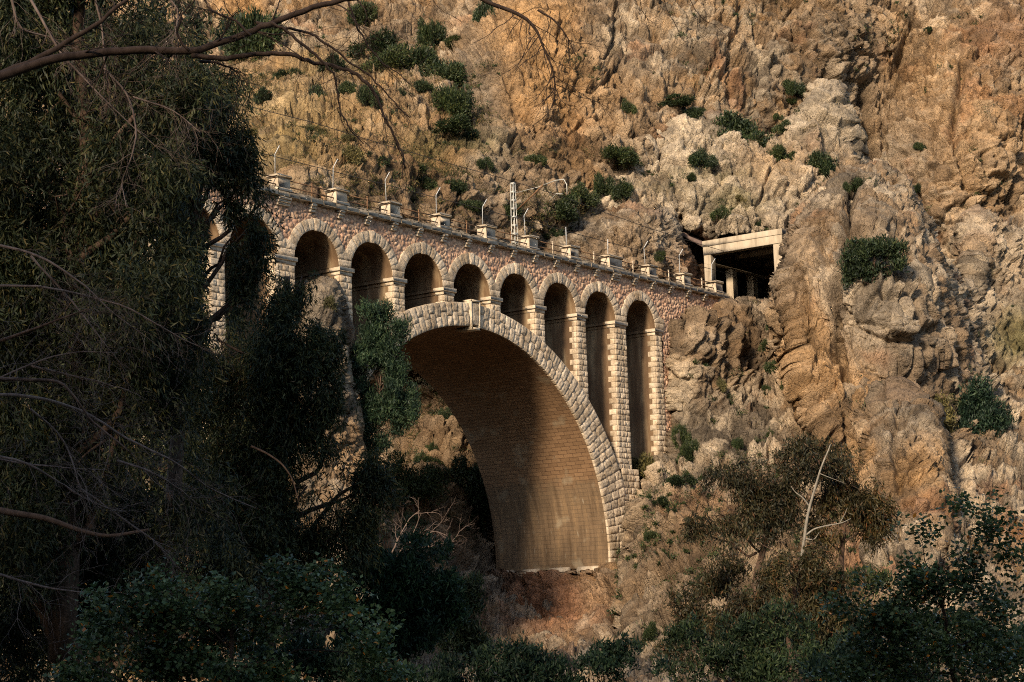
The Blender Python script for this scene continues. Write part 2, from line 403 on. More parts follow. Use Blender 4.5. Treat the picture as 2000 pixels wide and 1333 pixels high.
# far face and deck
mb = MB(); nx = 400; xs = np.linspace(-30, 64, nx)
low = np.full(nx, .3)
for c in ACX:
    d2 = AR*AR-(xs-c)**2; low = np.where(d2 > 0, np.maximum(low, AZ+np.sqrt(np.maximum(d2, 0))), low)
low = np.where(xs > 41.5, -6, low)
V = np.vstack([np.stack([xs, np.full(nx, BW), low], -1), np.stack([xs, np.full(nx, BW), np.full(nx, 4.6)], -1)])
mb.add(V, gridq(nx, 2)[:, ::-1], col=(.40, .26, .18)); mb.build('spandrel_wall', M['rubble'], bridge)
mb = MB(); box(mb, (-30, .2, 4.0), (100, BW-.01, 4.60)); mb.build('deck', M['ballast'], bridge)

# small arches: ring and vault
for c in ACX:
    mb = MB(); n = 11; a0 = math.radians(20)
    for i in range(n):
        t0 = a0+(math.pi-2*a0)*i/n; t1 = a0+(math.pi-2*a0)*(i+1)/n
        ex = .10 if i == n//2 else 0
        def fn(u, v, t0=t0, t1=t1, ex=ex):
            t = t0+(t1-t0)*u; r = AR-ex*.6+(RT+ex)*v
            return np.stack([c+r*np.cos(t), np.full_like(u, CY-.10-ex*.5), AZ+r*np.sin(t)], -1)
        block(mb, lambda u, v: fn(1-u, v), np.array([0, -1., 0]), .13, inset=.022)
    mb.build('arch_ring', M['block'], bridge)
    mb = MB(); t = np.linspace(0, math.pi, 37); ys = np.array([CY-.10, CY+.35, BW*.5, BW])
    T, Y = np.meshgrid(t, ys); mb.add(np.stack([c+AR*np.cos(T), Y, AZ+AR*np.sin(T)], -1).reshape(-1, 3), gridq(37, 4))
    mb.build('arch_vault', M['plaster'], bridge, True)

# piers
CH = .48
for ip, (a, b) in enumerate(capsX):
    xl0, xr0 = a+.2, b-.2
    wide = b-a > 2
    on = 0 < (a+b)/2 < 33
    bat = .013
    zb = (min(extr(a), extr(b))-1.0) if on else {9: -13.5, 10: -16.}.get(ip, -16 if ip > 8 else -14)
    if ip == 9: zb = -12.7
    XL = lambda z: xl0+bat*np.minimum(z, 0); XR = lambda z: xr0-bat*np.minimum(z, 0)
    mb = MB(); zt = AZ
    V = [(XL(zt), CY+.08, zt), (XR(zt), CY+.08, zt), (XR(zt), BW, zt), (XL(zt), BW, zt), (XL(zb), CY+.08, zb), (XR(zb), CY+.08, zb), (XR(zb), BW, zb), (XL(zb), BW, zb)]
    mb.add(V, [(0, 1, 5, 4), (1, 2, 6, 5), (2, 3, 7, 6), (3, 0, 4, 7)])
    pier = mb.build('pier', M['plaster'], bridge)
    # rock-faced facing of the front and of the two front corners
    mb = MB(); z = -.30; r = 0
    while z > zb+.1:
        z1 = z; z0 = z-CH; xl = XL((z0+z1)/2); xr = XR((z0+z1)/2); wdt = xr-xl
        n = (3 if wide else 2)+(r % 2)*(1 if wide else 0)
        cuts = np.linspace(0, 1, n+1); cuts[1:-1] += (rng.random(n-1)-.5)*.16+(.10 if r % 2 else -.10)*(n == 2)
        for i in range(n): quad_block(mb, xl+wdt*cuts[i], xl+wdt*cuts[i+1], z0, z1, CY, .13)
        q = .78 if r % 2 else .48
        block(mb, lambda u, v: np.stack([np.full_like(u, xl), CY+q*(1-u), z0+(z1-z0)*v], -1), np.array([-1., 0, 0]), .10)
        block(mb, lambda u, v: np.stack([np.full_like(u, xr), CY+q*u, z0+(z1-z0)*v], -1), np.array([1., 0, 0]), .10)
        z = z0; r += 1
    mb.build('stone_facing', M['block'], pier)
    # moulded cap running round the pier
    cap = MB(); bevbox(cap, (a, 0, 0), (b, 1.1, AZ+.02), .03, .02, rng); bevbox(cap, (a+.13, .12, -.27), (b-.13, 1.0, .001), .02, .02, rng)
    cap.build('pier_cap', M['trim'], pier)
    cap = MB(); bevbox(cap, (a+.01, 1.09, .01), (b-.01, BW+.1, AZ+.01), .03, .02, rng); bevbox(cap, (a+.14, .99, -.26), (b-.14, BW+.05, .011), .02, .02, rng)
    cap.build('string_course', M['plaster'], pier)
    # stones of the pier head between the springings
    if ip > 0:
        cl = max([c for c in ACX if c < a+.5]); crs = [c for c in ACX if c > b-.5]; cr = min(crs) if crs else b+AR+.3
        mb = MB()
        def XLz(z): return cl+np.sqrt(np.maximum(AR*AR-(z-AZ)**2, .1))
        def XRz(z): return cr-np.sqrt(np.maximum(AR*AR-(z-AZ)**2, .1)) if crs else np.full_like(z, b+.25)
        def fnp(z0, z1a, peak):
            def fn(u, v):
                zt = z1a+peak*(1-np.abs(2*u-1)); zz = z0+(zt-z0)*v
                xa = XLz(np.minimum(zz, z1a)); xb = XRz(np.minimum(zz, z1a))
                return np.stack([xa+(xb-xa)*u, np.full_like(u, CY-.08), zz], -1)
            return fn
        block(mb, fnp(.34, .86, 0), np.array([0, -1., 0]), .14)
        if wide:
            f = fnp(.86, 1.20, .40)
            block(mb, lambda u, v: f(u*.5, v), np.array([0, -1., 0]), .14); block(mb, lambda u, v: f(.5+u*.5, v), np.array([0, -1., 0]), .14)
        else: block(mb, fnp(.86, 1.16, .42), np.array([0, -1., 0]), .14, nu=9)
        mb.build('pier_head', M['block'], pier)

# great arch: vault, ring of blocks, keystone
mb = MB(); th = np.linspace(math.radians(-2.5), math.pi, 200); ys = np.linspace(CY-.05, BW, 6)
T, Y = np.meshgrid(th, ys)
mb.add(np.stack([SX+SR*np.cos(T), Y, SZ+SR*np.sin(T)], -1).reshape(-1, 3), gridq(200, 6), uv=np.stack([Y.ravel(), (SR*T).ravel()], -1))
mb.build('main_vault', M['soffit'], bridge, True)
mb = MB(); ths = np.linspace(math.radians(8), math.radians(172), 120)    # back of the vault and far face of the ring
V = np.vstack([np.stack([EX+(ER-.15)*np.cos(ths), np.full(120, CY+.1), EZ+(ER-.15)*np.sin(ths)], -1), np.stack([EX+(ER-.15)*np.cos(ths), np.full(120, BW), EZ+(ER-.15)*np.sin(ths)], -1),
               np.stack([SX+SR*np.cos(ths), np.full(120, BW), SZ+SR*np.sin(ths)], -1)])
mb.add(V, np.vstack([gridq(120, 2), gridq(120, 2)+120])); mb.build('vault_back', M['plaster'], bridge, True)
def outer(t):                                      # outer end of the radial joint that starts at angle t of the inner curve
    d = np.stack([np.cos(t), np.sin(t)], -1); o = np.array([SX-EX, SZ-EZ])
    bq = d@o; cq = o@o-ER*ER; L = -bq+np.sqrt(bq*bq-cq)
    xmax = 34.6; L2 = np.where(d[..., 0] > .1, (xmax-SX)/np.maximum(d[..., 0], .1), 99)
    xmin = -6.6; L3 = np.where(d[..., 0] < -.1, (xmin-SX)/np.minimum(d[..., 0], -.1), 99)
    return np.minimum(np.minimum(L, L2), L3)
key = math.radians(1.55)
angs = list(np.arange(90+1.55, 180, 2.26))[::1]
left = [math.radians(x) for x in np.linspace(90+1.75, 180, 42)]
right = [math.radians(x) for x in np.linspace(90-1.75, -2.2, 44)]
for seq in (left, right):
    mb = MB()
    for i in range(len(seq)-1):
        t0, t1 = seq[i], seq[i+1]; tm = (t0+t1)/2; Lm = float(outer(np.array(tm)))
        th_ = Lm-SR; n = 2 if th_ < 2.9 else 3
        f = [0, .42 if i % 2 else .60, 1] if n == 2 else ([0, .30, .64, 1] if i % 2 else [0, .40, .74, 1])
        for j in range(n):
            fa, fb = f[j], f[j+1]
            if rng.random() < .12: fa += .0
            def fn(u, v, t0=t0, t1=t1, fa=fa, fb=fb):
                tt = t0+(t1-t0)*u; L = outer(tt); r = SR+(L-SR)*(fa+(fb-fa)*v)
                return np.stack([SX+r*np.cos(tt), np.full_like(u, CY-.16), SZ+r*np.sin(tt)], -1)
            g = fn if seq is left else fn
            block(mb, (lambda u, v: fn(1-u, v)) if seq is left else fn, np.array([0, -1., 0]), .17, nu=7, nv=9, inset=.02, back=.3)
    ring = mb.build('main_arch_ring', M['block'], bridge)
mb = MB()
r0, r1 = SR-.22, SR+2.13
def kfn(u, v): 
    tt = math.pi/2+(.5-u)*2*math.radians(1.65); r = r0+.35+(r1-r0-.5)*v
    return np.stack([SX+r*np.cos(tt), np.full_like(u, CY-.30), SZ+r*np.sin(tt)], -1)
block(mb, kfn, np.array([0, -1., 0]), .16, nu=7, nv=10, back=.4)
hw = SR*math.radians(1.75); hw2 = (SR+2.1)*math.radians(1.75)
for sx in (-1, 1):
    a = [(SX+sx*hw, SZ+r0), (SX+sx*(hw-.11), SZ+r0), (SX+sx*(hw2-.11), SZ+r1), (SX+sx*hw2, SZ+r1)]
    V = [(x, CY-.48, z) for x, z in a]+[(x, CY+.2, z) for x, z in a]
    mb.add(V, [(0, 1, 2, 3), (0, 3, 7, 4), (1, 5, 6, 2), (0, 4, 5, 1), (3, 2, 6, 7)], col=(.60, .50, .37))
box(mb, (SX-hw, CY-.48, SZ+r0-.02), (SX+hw, CY+1.2, SZ+r0+.14), (.60, .50, .37)); box(mb, (SX-hw2, CY-.48, SZ+r1-.12), (SX+hw2, CY+.4, SZ+r1+.02), (.60, .50, .37))
mb.build('keystone', M['block'], ring)
# masonry under the thick pier beside the ring, in level courses
mb = MB(); z = -12.7; r = 0
while z > -19:
    z1, z0 = z, z-.56; x0 = 34.5; x1 = 37.1+.03*(-12.7-z)
    n = 3+(r % 2); cuts = np.linspace(0, 1, n+1)
    for i in range(n): quad_block(mb, x0+(x1-x0)*cuts[i], x0+(x1-x0)*cuts[i+1], z0, z1, CY-.10, .14)
    z = z0; r += 1
mb.build('abutment', M['block'], bridge)
for a, b in (((32.3, CY+.05, -24), (37.0, BW-.1, -12.75)), ((-9, CY+.05, -24), (-4.3, BW-.1, -12))):
    mb = MB(); box(mb, a, b); mb.build('abutment_core', M['plaster'], bridge)
# rounded base roll at the foot of the vault
for y0, L in ((.9, 2.2), (4.1, 2.0), (7.3, 1.7), (10.2, 1.6)):
    mb = MB(); tube(mb, [(31.80, y0, -21.52), (31.80, y0+.05, -21.52), (31.80, y0+L*.5, -21.52), (31.80, y0+L, -21.52)], [.05, .40, .40, .40], 14); mb.build('base_roll', M['trim'], bridge, True)
mb = MB()
for k in range(60):
    y0 = .0+rng.random()*12.4; s = .10+.22*rng.random()
    P = np.array([31.35+.35*rng.random(), y0, -21.75+.25*rng.random()])
    bevbox(mb, P-[s, s*1.3, s*.6], P+[s, s*1.3, s*.6], s*.3, s*.5, rng)
mb.build('base_course', mat_plain('footing_rubble', (.13, .085, .05), (.28, .19, .12), 4, .95, .7, .08), bridge)

# cornice, corbels, kerb, parapet pillars
mb = MB(); x = -30.0
while x < 53.6:
    L = 1.0+.35*rng.random(); e = min(x+L, 53.8)
    bevbox(mb, (x+.008, -.30, 4.50+.015*rng.random()), (e-.008, .9, 4.86+.03*rng.random()), .035, .03, rng); x = e
mb.build('cornice', M['cornice'], bridge)
mb = MB(); nx, ny = 560, 5
X, Y = np.meshgrid(np.linspace(-30, 53.7, nx), np.linspace(-.25, 1.4, ny)); P = np.stack([X.ravel(), Y.ravel(), np.full(X.size, 4.9)], -1)
P[:, 2] += np.clip((P[:, 1]+.25)*.9, 0, .28)*(.75+.8*perlin(P*[1.2, 1, 1], 3))+.10*perlin(P*5, 8)
mb.add(P, gridq(nx, ny)); mb.build('ballast_edge', M['ballast'], bridge)
mb0 = None
for k in range(-8, 20):
    x = -4.49+3*k; wd = .62 if k in (-1, 13) else .27
    mb = MB()
    for (dp, za, zb) in ((.46, 4.30, 4.495), (.36, 4.10, 4.30), (.26, 3.88, 4.10)): bevbox(mb, (x-wd, CY-dp, za), (x+wd, CY+.1, zb), .03, .03, rng)
    mb.build('corbel', M['trim'], bridge)
PX = [-7.85+6*k for k in range(-3, 11)]; PX = [-25.6, -19.6, -13.6, -7.6, -1.55, 4.45, 10.45, 16.3, 22.1, 28.0, 34.3, 40.3, 46.2, 51.9]
for i, x in enumerate(PX):
    h = 1.0 if i == 10 else .62
    mb = MB(); bevbox(mb, (x-h-.12, -.32, 4.87), (x+h+.12, .85, 5.10), .04, .04, rng); bevbox(mb, (x-h, -.22, 5.08), (x+h, .75, 5.86), .05, .05, rng)
    p = mb.build('parapet_pillar', M['trim'], bridge)
    mb = MB(); bevbox(mb, (x-h-.14, -.36, 5.84), (x+h+.14, .89, 6.10), .09, .06, rng); mb.build('pillar_cap', M['cornice'], p)

# railing, a thing of its own
rail = empty('railing', (14, 0, 4.88), 'rusty two-bar iron railing between the stone pillars along the bridge edge', 'railing')
for i in range(len(PX)-1):
    a = PX[i]+.55; b = PX[i+1]-.55; m = (a+b)/2+.1
    mb = MB()
    for z in (5.82, 5.35): tube(mb, [(a, .05, z), ((a+b)/2, .05, z-.015), (b, .05, z)], .045, 6)
    bay = mb.build('rail_bars', M['rust'], rail)
    mb = MB(); tube(mb, [(m, .05, 4.85), (m, .05, 5.4), (m, .05, 6.0)], .06, 6); tube(mb, [(m, .05, 5.98), (m, .05, 6.06)], .085, 6)
    mb.build('rail_post', M['rust' if i < 8 else 'trim'], rail)
fence = empty('wire_fence', (14, .3, 6.1), 'fence of thin white posts with bent tips standing on the bridge pillars', 'fence')
for i, x in enumerate(PX):
    mb = MB(); x0 = x-.25; dx = .10*math.sin(i*2.1); bent = i not in (10, 9)
    P = [(x0, .45, 6.08), (x0+dx, .45, 7.75+.1*math.sin(i*1.7))]+([(x0+dx, .0, 8.3+.1*math.sin(i*1.7))] if bent else [])
    tube(mb, P, .03, 5); mb.build('fence_post', M['white'], fence)
for z, y in ((7.7, .42), (7.0, .45)):
    mb = MB(); P = []
    for x in PX: P += [(x-.25, y, z), (x+2.75, y, z-.05)]
    tube(mb, P[:-1], .008, 3); mb.build('fence_wire', M['wire'], fence)

# catenary mast and overhead wires
mast = empty('catenary_mast', (34.4, 11, 4.6), 'grey lattice catenary mast with a slanting strut beside the track', 'mast')
mb = MB(); bx, by = 34.5, 11.0
for sx in (-1, 1):
    for sy in (-1, 1):
        a = np.array([bx+sx*.24, by+sy*.24, 4.6]); b = np.array([bx-.12+sx*.15, by+sy*.15, 14.5])
        tube(mb, [a, (a+b)/2, b], .05, 4)
for i in range(13):
    z = 5+i*.79; k = (z-4.6)/9.9; hx = .24-.09*k; hy = .24-.09*k; cx = bx-.12*k
    for sy in (-1, 1): box(mb, (cx-hx, by+sy*hy-.03, z-.10), (cx+hx, by+sy*hy+.03, z+.10))
    for sx in (-1, 1): box(mb, (cx+sx*hx-.03, by-hy+.03, z-.09), (cx+sx*hx+.03, by+hy-.03, z+.09))
mb.build('lattice_post', M['galv'], mast)
mb = MB(); tube(mb, [(34.6, 10.7, 12.0), (34.55, 8.6, 13.25), (34.5, 7.6, 13.85)], .085, 6); mb.build('strut', M['rust'], mast)
mb = MB(); tube(mb, [(34.5, 7.7, 13.8), (34.45, 6.2, 14.0), (34.4, 5.2, 13.95), (34.4, 4.9, 13.4), (34.4, 4.9, 12.5)], .05, 5)
tube(mb, [(34.5, 10.8, 13.6), (34.5, 7.7, 13.75)], .03, 5); mb.build('cantilever_arm', M['galv'], mast)
mb = MB(); tube(mb, [(34.4, 6.9, 12.2), (34.4, 6.1, 12.75), (34.4, 5.4, 12.6)], .04, 5); mb.build('steady_arm', M['galv'], mast)
for nm, z0, z1, lab in (('contact_wire', 9.5, 9.3, 'lower of the two thin dark wires strung above the railway track'), ('messenger_wire', 13.0, 11.6, 'upper of the two thin dark wires strung above the railway track')):
    mb = MB(); P = [(-30, 6, z0)]+[(x, 6, z0+(z1-z0)*max(0, (x-24))/40-(.25*math.sin(math.pi*((x+30) % 32)/32) if nm[0] == 'm' else 0)) for x in range(-22, 73, 8)]
    tube(mb, P, .032, 4); tag(mb.build(nm, M['wire']), lab, 'wire', 'overhead wires of the railway')
mb = MB(); tube(mb, [(72, 6, 9.7), (72, 4.8, 10.6), (72, 3.6, 10.5), (72, 2.2, 9.9)], .07, 6); tube(mb, [(72, 4.8, 10.6), (72, 4.8, 12.3)], .05, 5)
tag(mb.build('wire_bracket', M['rust']), 'curved wire bracket hanging under the roof of the concrete shelter', 'bracket')

# concrete rock shelter at the end of the bridge
GX, GZ = 63.6, 12.95
sh = empty('rock_shelter', (72, 4, 4.6), 'open-fronted concrete railway shelter with flat roof and square columns', 'shelter')
mb = MB(); bevbox(mb, (GX-.05, -.9, 12.32), (GX+30, 8.55, GZ), .03); mb.build('roof_slab', M['concrete'], sh)
mb = MB(); bevbox(mb, (GX, -.85, 11.45), (GX+.9, 8.5, 12.33), .03); mb.build('portal_beam', M['concrete'], sh)
for i in range(4):
    mb = MB(); x = GX+5.0+i*6; box(mb, (x, .4, 11.7), (x+.5, 7.6, 12.318)); mb.build('ceiling_beam', M['concrete'], sh)
mb = MB(); bevbox(mb, (GX+.9, 7.65, 10.6), (GX+30, 8.5, 12.319), .03); bevbox(mb, (GX+.9, -.85, 10.6), (GX+30, .3, 12.319), .03); mb.build('side_beam', M['concrete'], sh)
for x in (GX, GX+4.3, GX+8.6, GX+12.9, GX+17.2):
    mb = MB(); bevbox(mb, (x+.05, 7.62, 4.4), (x+.95, 8.47, 10.55 if x > GX else 11.44), .03); mb.build('column', M['concrete'], sh)
for x in (GX, GX+6, GX+12):
    mb = MB(); bevbox(mb, (x+.05, -.82, 4.4), (x+.95, .27, 10.55 if x > GX else 11.44), .03); mb.build('column', M['concrete'], sh)
mb = MB(); V = [(GX-.04, 8.6, 12.4), (GX+30, 8.6, 12.4), (GX+30, 14.5, 16.2), (GX-.04, 14.5, 16.2)]
V += [(x, y, z+.35) for x, y, z in V]; mb.add(V, [(3, 2, 1, 0), (4, 5, 6, 7), (0, 1, 5, 4), (1, 2, 6, 5), (2, 3, 7, 6), (3, 0, 4, 7)]); mb.build('sloping_roof', M['canopy'], sh)
mb = MB(); box(mb, (GX+29.5, -.8, 4.4), (GX+29.9, 14, 12.3)); mb.build('end_wall', M['canopy'], sh)
mb = MB(); tube(mb, [(69.0, 3.2, 12.3), (69, 3.2, 11.6), (69, 3.2, 11.2)], [.04, .22, .26], 8); mb.build('lamp', M['dark'], sh)
for nm, y, lab in ((0, 7.85, 'white plate fixed low on the left front column of the concrete shelter'), (1, -.55, 'white plate on the right front column of the shelter beside the rock')):
    mb = MB(); bevbox(mb, (GX-.02, y, 6.2 if y > 3 else 5.9), (GX+.04, y+.62, 7.15 if y > 3 else 7.6), .01); tag(mb.build('sign_plate', M['white']), lab, 'sign')

# ------------------------------------------------------------------ rock and ground
TAN = np.array([.40, .275, .17]); OCHRE = np.array([.49, .29, .135]); PALE = np.array([.63, .51, .37]); GREY = np.array([.25, .205, .155])
RED = np.array([.36, .17, .09]); SAND = np.array([.52, .34, .17]); GRASS = np.array([.15, .14, .045]); BROWN = np.array([.22, .135, .07])
def tps(ctrl):
    c = np.array(ctrl, float); X = c[:, :2]/500; n = len(c)
    def ph(r2): return .5*r2*np.log(r2+1e-9)
    K = ph(((X[:, None]-X[None])**2).sum(-1))+np.eye(n)*.004
    Pm = np.c_[np.ones(n), X]; A = np.block([[K, Pm], [Pm.T, np.zeros((3, 3))]])
    s = np.linalg.solve(A, np.r_[c[:, 2], 0, 0, 0])
    def f(u, v):
        x = np.stack([u, v], -1).reshape(-1, 2)/500; out = s[n]+x@s[n+1:]
        for i in range(n): out = out+s[i]*ph(((x-X[i])**2).sum(-1))
        return out.reshape(u.shape)
    return f
def polydist(poly, u, v):                          # signed distance (pixels), positive inside
    P = np.array(poly, float); d = np.full(u.shape, 1e9); ins = np.zeros(u.shape, bool)
    for i in range(len(P)):
        a, b = P[i], P[(i+1) % len(P)]; e = b-a; L = (e**2).sum()+1e-9
        t = np.clip(((u-a[0])*e[0]+(v-a[1])*e[1])/L, 0, 1)
        d = np.minimum(d, np.hypot(u-a[0]-t*e[0], v-a[1]-t*e[1]))
        c = ((a[1] > v) != (b[1] > v)) & (u < (b[0]-a[0])*(v-a[1])/(b[1]-a[1]+1e-12)+a[0]); ins ^= c
    return np.where(ins, d, -d)
SURF = []                                          # every rock surface, for setting plants on it
def relief(name, rect, step, ctrl, poly=None, back=12, bw=45, zones=(), base=TAN, amp=1.0, blk=1.0, stretch=(1, 1, 1), seed=0, jag=14, facets=1.0, cracks=(), bumps=(), lump=.25):
    u0, v0, u1, v1 = rect; nu = int((u1-u0)/step)+1; nv = int((v1-v0)/step)+1
    U, V = np.meshgrid(np.linspace(u0, u1, nu), np.linspace(v0, v1, nv))
    cs = 8; Uc, Vc = np.meshgrid(np.linspace(u0, u1, max(nu//cs, 4)), np.linspace(v0, v1, max(nv//cs, 4)))
    Dc = tps(ctrl)(Uc, Vc); gx = (U-u0)/(u1-u0)*(Uc.shape[1]-1); gy = (V-v0)/(v1-v0)*(Uc.shape[0]-1)
    ix = np.minimum(gx.astype(int), Uc.shape[1]-2); iy = np.minimum(gy.astype(int), Uc.shape[0]-2); fx = gx-ix; fy = gy-iy
    D = (Dc[iy, ix]*(1-fx)+Dc[iy, ix+1]*fx)*(1-fy)+(Dc[iy+1, ix]*(1-fx)+Dc[iy+1, ix+1]*fx)*fy
    ed = None
    if poly is not None:
        q = np.stack([U.ravel()/60., V.ravel()/60., np.zeros(U.size)], -1)
        ed = polydist(poly, U, V)+jag*fbm(q, 4, 77+seed).reshape(U.shape)
        D = D+back*(1-np.clip(ed/bw, 0, 1))**2
    P = W(U, V, D)
    du = np.gradient(P, axis=1); dv = np.gradient(P, axis=0); N = np.cross(dv, du); N /= np.linalg.norm(N, axis=-1)[..., None]+1e-9
    N = np.where(((CAM-P)*N).sum(-1)[..., None] < 0, -N, N)
    # soften base normals so the fold at an outline does not explode
    p = P.reshape(-1, 3); n = N.reshape(-1, 3)
    ps = p*np.array(stretch); wv = np.stack([perlin(ps/5, seed+1), perlin(ps/5, seed+2), perlin(ps/5, seed+3)], -1)
    ps = ps+.7*wv+.16*np.stack([perlin(ps/.9, seed+5), perlin(ps/.9, seed+6), perlin(ps/.9, seed+7)], -1)
    h = 2.0*fbm(ps/19, 3, seed+4)+.8*ridged(ps/8, 3, seed+8)
    tot = np.zeros(len(p)); cell = np.zeros(len(p)); rnds = []
    for sz, a, sd_ in ((6.0, 1.0, 1), (2.5, .80, 2), (1.1, .50, 3), (.52, .25, 4)):
        f1, f2, cid, tl = worley(ps/sz*blk+3.7*sd_, seed+20+sd_, True)
        dens = sstep(-.3, .3, perlin(ps/(sz*3.1)+sd_, seed+30+sd_))
        tot += a*(.3+.8*dens)*((cid-.5)*.85*facets+1.2*facets*tl+2.0*np.minimum(f2-f1, .20))
        rnds.append(cid); cell += (cid-.5)*(.20, .40, .46, .36)[sd_-1]
    for dirv, Ls, a in (((.25, .35, .9), 4.8, 1.0), ((-.5, .2, .8), 1.9, .42), ((.8, -.5, .35), 3.1, .55)):
        q_ = ps@np.array(dirv)/Ls+.9*perlin(ps/7+Ls, seed+60)+.25*perlin(ps/1.6+Ls, seed+61); fr = q_-np.floor(q_)
        h = h+a*(fr-.5)*(1-sstep(.90, 1.0, fr))*sstep(-.1, .35, perlin(ps/9+2*Ls, seed+62))
    f1, f2, cid = worley(ps/5.2*np.array([1, 1, .55])+1.3, seed+70); crk = (1-sstep(0, .07, f2-f1))*sstep(-.1, .2, perlin(ps/8, seed+71))
    f1, f2, cid = worley(ps/2.0*np.array([1, 1, .7])+4.3, seed+72); crk2 = (1-sstep(0, .09, f2-f1))*sstep(-.05, .25, perlin(ps/5, seed+73))
    h = h+tot+.24*fbm(ps/1.2, 5, seed+12, .62)-1.3*crk-.55*crk2
    for pl, wd, dp in cracks:                       # clefts that can be seen in the rock, (polyline, half width in m at 3720/D, depth)
        dd = np.full(U.shape, 1e9); q_ = np.array(pl, float); wob = (7*fbm(np.stack([U.ravel()/26., V.ravel()/26., 0*U.ravel()], -1), 3, 90)).reshape(U.shape)
        for a_, b_ in zip(q_[:-1], q_[1:]):
            e_ = b_-a_; t_ = np.clip(((U-a_[0])*e_[0]+(V-a_[1])*e_[1])/((e_**2).sum()+1e-9), 0, 1); dd = np.minimum(dd, np.hypot(U+wob-a_[0]-t_*e_[0], V+.5*wob-a_[1]-t_*e_[1]))
        h = h-dp*np.exp(-(dd.ravel()/wd)**2)
    for bu_, bv_, ru_, rv_, hh_ in bumps:
        r2 = ((U.ravel()-bu_)/ru_)**2+((V.ravel()-bv_)/rv_)**2; h = h+hh_*np.sqrt(np.clip(1-r2**2, 0, 1))
    if ed is not None: h = np.where(h > 0, h*(.45+.55*sstep(0, 30, ed.ravel())), h)
    p2 = p+n*(h*amp)[:, None]
    # albedo
    a1 = fbm(p/22, 4, seed+40)+.25*fbm(p/2.5, 3, seed+43); a2 = fbm(p/13+5, 4, seed+44)+.3*fbm(p/1.8, 3, seed+46)
    c = base[None]*np.ones((len(p), 1))
    c = c+(OCHRE-c)*(sstep(.05, .5, a1)*.6)[:, None]
    c = c+(GREY-c)*(sstep(-.05, .35, a2)*.85)[:, None]
    c = c+(GREY*.8-c)*(sstep(.62, .75, rnds[2])*.55)[:, None]+(PALE-c)*(sstep(.80, .9, rnds[2])*.30)[:, None]
    c = c+(PALE-c)*(sstep(.58, .85, rnds[1])*sstep(-.2, .3, a2-a1)*.5)[:, None]
    c = c+(PALE*.95-c)*(sstep(.56, .70, rnds[1])*lump)[:, None]
    c = c+(GREY*.55-c)*((1-sstep(.14, .28, rnds[1]))*lump*.9)[:, None]
    st = perlin(p*np.array([.55, .55, .05])+3, seed+55)+.5*perlin(p*np.array([1.6, 1.6, .12]), seed+56)
    c = c+(GREY*.75-c)*(sstep(.12, .5, st)*.6)[:, None]
    c = c+(RED-c)*(sstep(.25, .55, perlin(p/6+9, seed+57)+.35*perlin(p/1.4, seed+58))*.5)[:, None]
    uu = U.ravel(); vv = V.ravel(); jit = 1+.55*fbm(p/7, 4, seed+50)
    for (zu, zv, ru, rv, colr, wgt) in zones:
        m = np.exp(-(((uu-zu)/ru)**2+((vv-zv)/rv)**2))*jit
        c = c+(colr-c)*(np.clip(m*1.25, 0, 1)*wgt)[:, None]
    c = c*(1+cell)[:, None]
    lum = c.mean(1, keepdims=True); c = np.clip((lum+(c-lum)*1.06)*.68, .02, .62)
    Q = gridq(nu, nv)
    if ed is not None:
        e = ed.ravel(); Q = Q[(e[Q] > 0).all(1)]
    Q = Q[:, ::-1]
    mb = MB(); mb.add(p2, Q, col=c); o = mb.build(name, M['rock'], None, True)
    tag(o, kind='structure')
    SURF.append((rect, p2.reshape(nv, nu, 3), None if ed is None else ed > 3))
    return o
def on_rock(u, v):                                 # nearest rock surface at a pixel
    best = None; bd = 1e9
    for (u0, v0, u1, v1), P, m in SURF:
        if u0 <= u <= u1 and v0 <= v <= v1:
            j = int(round((u-u0)/(u1-u0)*(P.shape[1]-1))); i = int(round((v-v0)/(v1-v0)*(P.shape[0]-1)))
            if m is not None and not m[i, j]: continue
            d = (P[i, j]-CAM)@CF
            if d < bd: bd = d; best = P[i, j]
    return best

